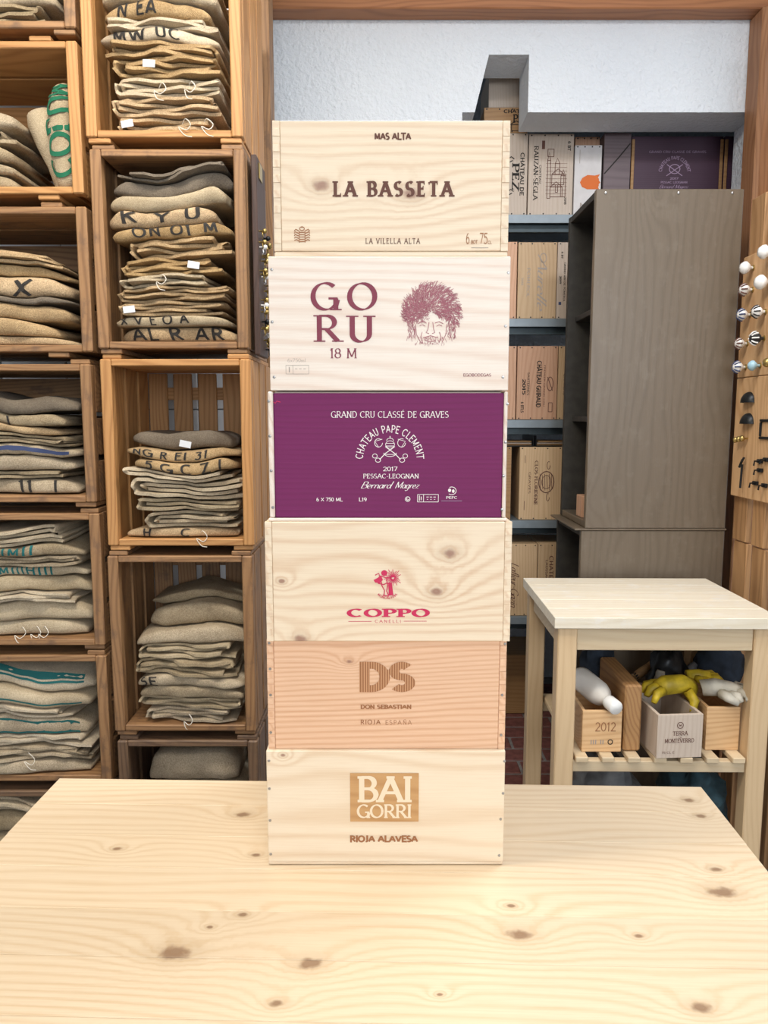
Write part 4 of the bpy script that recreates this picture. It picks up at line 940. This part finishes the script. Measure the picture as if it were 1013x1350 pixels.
# ---------------------------------------------------------------- tall grey-brown cabinet seen from its side
DCAB = 2.50
cx0, cx1 = PX(779, 474, DCAB), PX(969, 474, DCAB); zs = PZ(697, DCAB); ztop = PZ(249, DCAB); cd = .36
cab = thing('tall_cabinet', 'tall worn grey-brown open cabinet in two stacked sections, its side turned forward', 'cabinet', (cx0, DCAB, 0))
cw = cx1-cx0; o2 = .035
def carcass(x0, z0, z1, nsh, lipz=None):
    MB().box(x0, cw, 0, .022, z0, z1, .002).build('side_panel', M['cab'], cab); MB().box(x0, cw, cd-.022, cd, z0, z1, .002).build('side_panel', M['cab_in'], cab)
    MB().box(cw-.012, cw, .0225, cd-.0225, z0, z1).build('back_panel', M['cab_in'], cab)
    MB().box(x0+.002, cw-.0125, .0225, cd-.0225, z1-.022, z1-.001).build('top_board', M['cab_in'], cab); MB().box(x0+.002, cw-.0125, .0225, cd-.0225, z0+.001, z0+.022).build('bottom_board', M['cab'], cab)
    for k in range(nsh):
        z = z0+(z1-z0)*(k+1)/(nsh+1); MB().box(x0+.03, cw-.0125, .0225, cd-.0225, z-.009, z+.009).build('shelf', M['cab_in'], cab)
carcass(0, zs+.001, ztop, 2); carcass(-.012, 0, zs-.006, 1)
MB().box(-o2, cw+.004, -.004, cd+.004, zs-.0055, zs+.0005).build('ledge', M['cab'], cab)
for x in (.02, .25, .42): MB().lathe([(0, .003), (.004, .002), (.005, -.001)], (x+.01, 0, ztop-.012), (0, -1, 0), 8).build('screw', M['steel'], cab)
o = MB().box(0, .10, 0, .07, 0, .075, .002).build('wood_offcut', M['box_pink']); o.location = (cx0+.012, DCAB+.10, zs+.0235); tag(o, 'small reddish wooden block standing inside the tall cabinet', 'wood block')

# ---------------------------------------------------------------- right side: slatted pallet wall and knob display
XR = PX(984, 400, 2.46)
pal = thing('slatted_frame', 'upright slatted wooden frame behind the knob display at the table end', 'wood frame', (XR+.02, 1.9, 0))
z1 = PZ(716, 2.4); z2 = PZ(247, 2.5)
for i, (a, b) in enumerate(((.50, .59), (.385, .465), (.27, .35), (.15, .235), (.03, .115))):
    MB().box(0, .018, a, b, 0.0, z1-.004, .002).build('slat', M['pallet_v'], pal); MB().box(-.004, .014, a+.006, b+.004, z1, z1+1.08, .002).build('slat', M['pallet_v'], pal)
for z in (.2, .7, z1+.2, z1+.9): MB().box(.019, .05, .0, .6, z, z+.07, .002).build('cross_rail', M['box_brown'], pal)
MB().box(.014, .06, .30, .60, z1+1.085, 2.72, .003).build('post_board', M['beam_v'], pal)
def YR(px, py): return XR/ray(px, py)[0]
bd_ = thing('knob_display_board', 'pine display board carrying ceramic knobs and iron pulls', 'display board', (XR, 0, 0))
yA, yB = YR(983, 340), YR(1013, 340)-.35
zA = PZ(340, yA); zM = PZ(499, YR(972, 499)); zE = PZ(652, YR(963, 652))
yA2 = yA+.005
MB().box(-.004, .014, yB, yA, zM+.001, zA, .002).build('panel', M['board'], bd_); MB().box(-.004, .014, yB, yA, zE, zM-.001, .002).build('panel', M['board'], bd_)
def onb(px, py, off=.005):
    x = XR-off; d = x/ray(px, py)[0]; return (-off, d, PZ(py, d))
def knob(px, py, r, mat, ring=None, deco=None):
    c = onb(px+10, py, .004); r *= 1.15
    k = MB().lathe([(.004, 0), (.005, .010), (.6*r, .014), (r, .014+r*.55), (r*.95, .014+r*.9), (r*.6, .014+r*1.35), (0, .014+r*1.5)], c, (-1, 0, 0), 16).build('knob', M[mat], bd_, True)
    MB().lathe([(.009, -.0005), (.009, .002), (.005, .004)], c, (-1, 0, 0), 12).build('rosette', M['brass'], k)
    if deco:
        mb = MB(); n = 8
        for i in range(n):
            a = 2*math.pi*i/n
            pts = []
            for q in (.35, .6, .8, 1.0):
                rr = r*1.03*math.sin(q*math.pi/2); hh = .014+r*.55+r*.98*math.cos(q*math.pi/2); pts.append((c[0]-hh-.0003, c[1]+rr*math.cos(a), c[2]+rr*math.sin(a)))
            mb.tube(pts, r*.12, 5)
        mb.build('painted_mark', M[deco], k)
knob(984, 353, .017, 'white_cer'); knob(1006, 372, .019, 'white_cer'); knob(983, 382, .016, 'white_cer', deco='ink_brown'); knob(980, 415, .016, 'white_cer', deco='ink_navy'); knob(1000, 411, .016, 'white_cer', deco='ink')
knob(976, 453, .015, 'white_cer', deco='ink_brown'); knob(998, 446, .017, 'ink', deco='white_cer'); knob(974, 484, .016, 'white_cer', deco='ink_navy'); knob(993, 482, .014, 'blue_cer'); knob(1010, 332, .018, 'white_cer'); knob(1012, 478, .012, 'brass')
for px, py in ((989, 524), (988, 552)):
    c = onb(px, py, .004); vs = []; n = 10; mb = MB()
    for j in range(7):
        e = math.pi/2*j/6
        for i in range(n+1):
            a = math.pi*i/n; vs.append((c[0]-.024*math.cos(e)*math.sin(a)-.001, c[1]-.034*math.cos(a), c[2]-.016+.034*math.sin(e)*math.sin(a)))
    mb.add(vs, [(j*(n+1)+i, j*(n+1)+i+1, (j+1)*(n+1)+i+1, (j+1)*(n+1)+i) for j in range(6) for i in range(n)]); mb.build('cup_pull', M['iron'], bd_, True)
c = onb(982, 579, .004); mb = MB()
for dy in (-.022, .0, .022): mb.lathe([(.003, 0), (.003, .012), (.009, .016), (.010, .022), (0, .027)], (c[0], c[1]+dy, c[2]-.003*dy/.022), (-1, 0, 0), 10)
mb.build('triple_knob', M['brass'], bd_, True)
c = onb(984, 612, .004); MB().tube([(c[0]-.008, c[1], c[2]+.02), (c[0]-.02, c[1]-.012, c[2]+.008), (c[0]-.02, c[1], c[2]-.008), (c[0]-.008, c[1]+.008, c[2]+.014)], .004, 6).tube([(c[0]-.012, c[1], c[2]), (c[0]-.014, c[1], c[2]-.075)], .0035, 6).build('latch', M['iron'], bd_)
for px, py in ((1004, 608), (1004, 620), (998, 637), (1010, 640), (1012, 606)):
    c = onb(px, py, .004); MB().box(c[0]-.008, c[0], c[1]-.014, c[1]+.014, c[2]-.006, c[2]+.006).tube([(c[0]-.008, c[1], c[2]), (c[0]-.02, c[1], c[2]), (c[0]-.022, c[1], c[2]-.014)], .003, 6).build('small_catch', M['iron'], bd_)
c = onb(1010, 566, .004); mb = MB(); mb.box(c[0]-.006, c[0], c[1]-.04, c[1]+.03, c[2]+.022, c[2]+.03).box(c[0]-.006, c[0], c[1]-.04, c[1]+.03, c[2]-.03, c[2]-.022).box(c[0]-.006, c[0], c[1]+.022, c[1]+.03, c[2]-.0215, c[2]+.0215); mb.build('label_frame', M['iron'], bd_)

# ---------------------------------------------------------------- birch trolley table
CH = .85; CF = 1.96
crz = math.radians(-.8)
kx0 = PX(732, 815, CF); kw = .60; kd = .50
cart = thing('kitchen_trolley', 'birch trolley table with worn pale top and slatted shelf', 'table', (kx0, CF, 0), crz)
for i in range(5): MB().box(.0, kw, kd*i/5+.0002, kd*(i+1)/5-.0002, CH-.030, CH+rnd.uniform(-.0003, 0), .0012).build('top_plank', M['birch_top'], cart)
lg = .052; ins = .012
for x in (ins, kw-ins-lg):
    for y in (ins, kd-ins-lg): MB().box(x, x+lg, y, y+lg, 0, CH-.0305, .003).build('leg', M['birch_v'], cart)
for y in (ins+.008, kd-ins-.03): MB().box(ins+lg+.0003, kw-ins-lg-.0003, y, y+.022, CH-.095, CH-.0305, .002).build('apron', M['birch'], cart)
for x in (ins+.012, kw-ins-.034): MB().box(x, x+.022, ins+lg, kd-ins-lg, CH-.095, CH-.0305, .002).build('side_apron', M['birch'], cart)
zsl = PZ(1003, CF+.02)
for zz in (zsl, zsl-.36):
    for y in (ins+.01, kd-ins-.035): MB().box(ins+lg+.0003, kw-ins-lg-.0003, y, y+.024, zz-.032, zz, .002).build('shelf_rail', M['birch'], cart)
    for i in range(7):
        x = ins+lg+.006+i*(kw-2*ins-2*lg-.046)/6; MB().box(x, x+.034, ins-.004, kd-ins, zz+.0004, zz+.016, .002).build('shelf_slat', M['birch'], cart)
zf = zsl+.017; d0 = CF+.03
def kit(label, l, r, top, bot, d, dep, mat, openbox=True, rz=0, nm='wine_box', cat='box'):
    x0, x1 = PX(l, (top+bot)/2, d), PX(r, (top+bot)/2, d); h = PZ(top, d)-PZ(bot, d); w = (x1-x0)/2
    t = thing(nm, label, cat, ((x0+x1)/2, d, zf), rz); m = M[mat]
    MB().box(-w, w, 0, .009, 0, h, .001).build('front_panel', m, t); MB().box(-w, w, dep-.009, dep, 0, h, .001).build('back_panel', m, t)
    for s_ in (-1, 1):
        a, b = sorted((s_*w, s_*(w-.009))); MB().box(a, b, .0095, dep-.0095, 0, h, .001).build('side_panel', m, t)
    MB().box(-w+.0095, w-.0095, .0095, dep-.0095, 0, .008).build('bottom_board', m, t)
    return t, Print(lambda x, y: (-w+2*w*(x-l)/(r-l), h*(bot-y)/(bot-top)), -.0008), h, w
t, p, h12, w12 = kit('small pine box printed 2012 on the trolley shelf', 768, 820, 935, 989, d0+.01, .24, 'box_pine')
p.text('2012', 785, 812, 950, 962, 'ink_sepia', wt=.1); p.ell(805.5, 976, 3, 3, 1.2, 'ink'); p.text('III II', 779, 797, 973, 979, 'ink_grey', wt=.15); p.build(t)
bx12 = t.location
t, p, hT, wT = kit('open pale box printed TERRA DI MONTEVERRO with its side showing', 866, 927.5, 943, 1000, d0-.028, .25, 'box_grey', rz=.07)
p.text('TERRA', 887, 907, 965, 970, 'ink_brown', wt=.15, contrast=.4, serif=.06); p.text('DI', 895, 899, 972, 974, 'ink_brown', wt=.12); p.text('MONTEVERRO', 876.5, 916, 974.5, 979.5, 'ink_brown', wt=.15, contrast=.4, serif=.06); p.ell(896.5, 957, 4, 4, .9, 'ink_brown'); p.text('M', 895, 898, 955.5, 958.5, 'ink_brown', wt=.2); p.text('75 CL E', 873, 890, 991, 994, 'ink_brown', wt=.12); p.build(t)
t, p, hK, wK = kit('plain pine box with one oval knot beside the trolley leg', 931, 975, 938.5, 995, d0+.02, .24, 'box_pine')
blk = MB().box(-.0235, .0235, 0, .25, 0, .19, .005).build('beam_offcut', M['block']); blk.location = (PX(837.5, 930, d0), d0+.012, zf); blk.rotation_euler = (0, 0, .0); tag(blk, 'squared wooden beam offcut standing between the boxes on the trolley shelf', 'wood block')
# bottle lying on the 2012 box
b0 = Vector((bx12.x-w12*.42, bx12.y+.17, zf+h12+.036)); b1 = Vector((bx12.x+w12*.50, bx12.y-.03, zf+h12+.020))
bt = thing('plastic_bottle', 'white plastic bottle lying on the box printed 2012', 'bottle'); ax = (b1-b0).normalized()
MB().lathe([(0, 0), (.028, 0), (.034, .006), (.035, .02), (.035, .11), (.030, .13), (.018, .15), (.0155, .16), (.0155, .168), (0, .168)], b0, ax, 20).build('bottle_body', M['plastic'], bt, True)
MB().lathe([(0, .1685), (.019, .1685), (.020, .172), (.020, .205), (.018, .209), (0, .210)], b0, ax, 20).build('cap', M['white_cer'], bt, True)
# gloves
def glove(label, mat, base, cuff, fing, pr):
    t = thing('work_glove', label, 'glove'); mb = MB(); mb.tube(cuff, pr, 12)
    for pts, r in fing: mb.tube(pts, r, 8)
    mb.v = [tuple(Vector(base)+Vector(v)+noise.noise_vector(Vector(v)*30)*.006) for v in mb.v]; mb.build('glove_shell', M[mat], t, True)
gz = zf+max(hT, hK)
gb = (PX(900, 925, d0+.05), d0+.06, gz+.012)
glove('yellow rubber work glove draped over the open box', 'yellow', gb, [(.045, .04, .012), (.01, .03, .03), (-.035, .02, .030), (-.06, .01, .022)], [([(-.05, .0, .022), (-.075, -.015, .016), (-.085, -.03, -.004)], [.014, .013, .009]), ([(-.05, .02, .028), (-.08, .015, .022), (-.095, .005, .002)], [.014, .013, .009]), ([(-.05, .035, .028), (-.085, .04, .02), (-.098, .04, .0)], [.014, .013, .009]), ([(-.03, .05, .025), (-.06, .065, .02), (-.08, .07, .004)], [.013, .012, .009]), ([(.02, .0, .02), (.03, -.02, -.005), (.022, -.03, -.03)], [.015, .014, .010])], [.026, .028, .028, .022])
gb2 = (PX(955, 925, d0+.04), d0+.04, zf+hK+.02)
glove('off-white cotton glove crumpled on the knotted pine box', 'cloth', gb2, [(-.05, .03, .016), (-.02, .02, .024), (.02, .01, .02), (.045, .0, .016)], [([(.035, -.01, .014), (.055, -.03, .016), (.05, -.045, .008)], [.015, .014, .01]), ([(.04, .01, .02), (.07, .0, .02), (.068, -.02, .004)], [.014, .013, .009]), ([(.04, .025, .022), (.07, .03, .02), (.076, .02, .0)], [.013, .012, .009]), ([(-.01, -.005, .014), (0, -.035, .01), (.02, -.045, .0)], [.014, .014, .01]), ([(.01, -.005, .014), (.022, -.03, .016), (.03, -.04, .0)], [.013, .013, .01])], [.022, .024, .022, .018])
gb3 = (PX(925, 912, d0+.12), d0+.15, gz+.03)
glove('second yellow glove behind the off-white one', 'yellow', gb3, [(-.03, 0, .01), (.0, .0, .015), (.03, -.01, .01)], [([(.02, -.01, .01), (.05, -.02, .012), (.06, -.03, 0)], [.012, .011, .008]), ([(.02, .005, .012), (.055, 0, .012), (.068, -.01, 0)], [.012, .011, .008]), ([(.02, .02, .012), (.05, .025, .012), (.065, .02, 0)], [.012, .011, .008]), ([(-.01, -.01, .01), (0, -.035, .01), (.01, -.05, 0)], [.012, .011, .008]), ([(0, -.01, .01), (.018, -.03, .01), (.025, -.045, 0)], [.012, .011, .008])], [.02, .022, .018])
# dark clutter at the back of the shelf
def rag(label, c, r, mat, seed, nm='cloth_bundle', cat='cloth'):
    mb = MB().blob(c, r, seed, .35, 22, 14, 9); mb.v = [(v[0], v[1], max(v[2], c[2]-r[2]+.001)) for v in mb.v]
    tag(mb.build(nm, M[mat], None, True), label, cat)
yb = CF+.365
rag('dark blue crumpled cloth behind the white bottle', (PX(785, 905, yb), yb, zf+.13), (.05, .06, .13), 'navy', 3)
rag('dark blue cloth heap behind the gloves', (PX(945, 905, yb), yb, zf+.12), (.075, .06, .12), 'navy', 5)
rag('dark grey heap standing in for shade behind the beam offcut', (PX(878, 925, yb), yb-.005, zf+.10), (.06, .05, .10), 'iron', 8)  # added near-black blob, fills the shade between the boxes and the cabinet
for i, (a, b, mt, lb) in enumerate((((836, 893, .41), (866, 872, .44), 'box_brown', 'brown wooden tool handle leaning at the back of the trolley shelf'), ((866, 905, .31), (872, 884, .315), 'cloth', 'grey-white brush handle behind the beam offcut'), ((888, 900, .345), (918, 876, .36), 'greybag', 'ribbed grey grip leaning behind the yellow glove'))):
    P = [Vector((PX(q[0], q[1], CF+q[2]), CF+q[2], PZ(q[1], CF+q[2]))) for q in (a, b)]
    t = thing('tool_handle', lb, 'tool'); MB().tube([P[0]+(P[1]-P[0])*k/6 for k in range(7)], [.013, .014, .015, .014, .013, .014, .012], 10).build('grip', M[mt], t, True); MB().lathe([(.0125, 0), (.0135, .004), (.0135, .012), (.0125, .016)], P[0], P[1]-P[0], 10).build('ferrule', M['iron'], t)
zl = zsl-.36+.017
rag('grey plastic bag on the lower trolley shelf', (PX(800, 1030, CF+.2), CF+.2, zl+.13), (.10, .14, .13), 'greybag', 12, 'plastic_bag', 'bag')
rag('teal fabric bag on the lower trolley shelf', (PX(912, 1030, CF+.2), CF+.2, zl+.13), (.085, .14, .13), 'tealbag', 15, 'fabric_bag', 'bag')
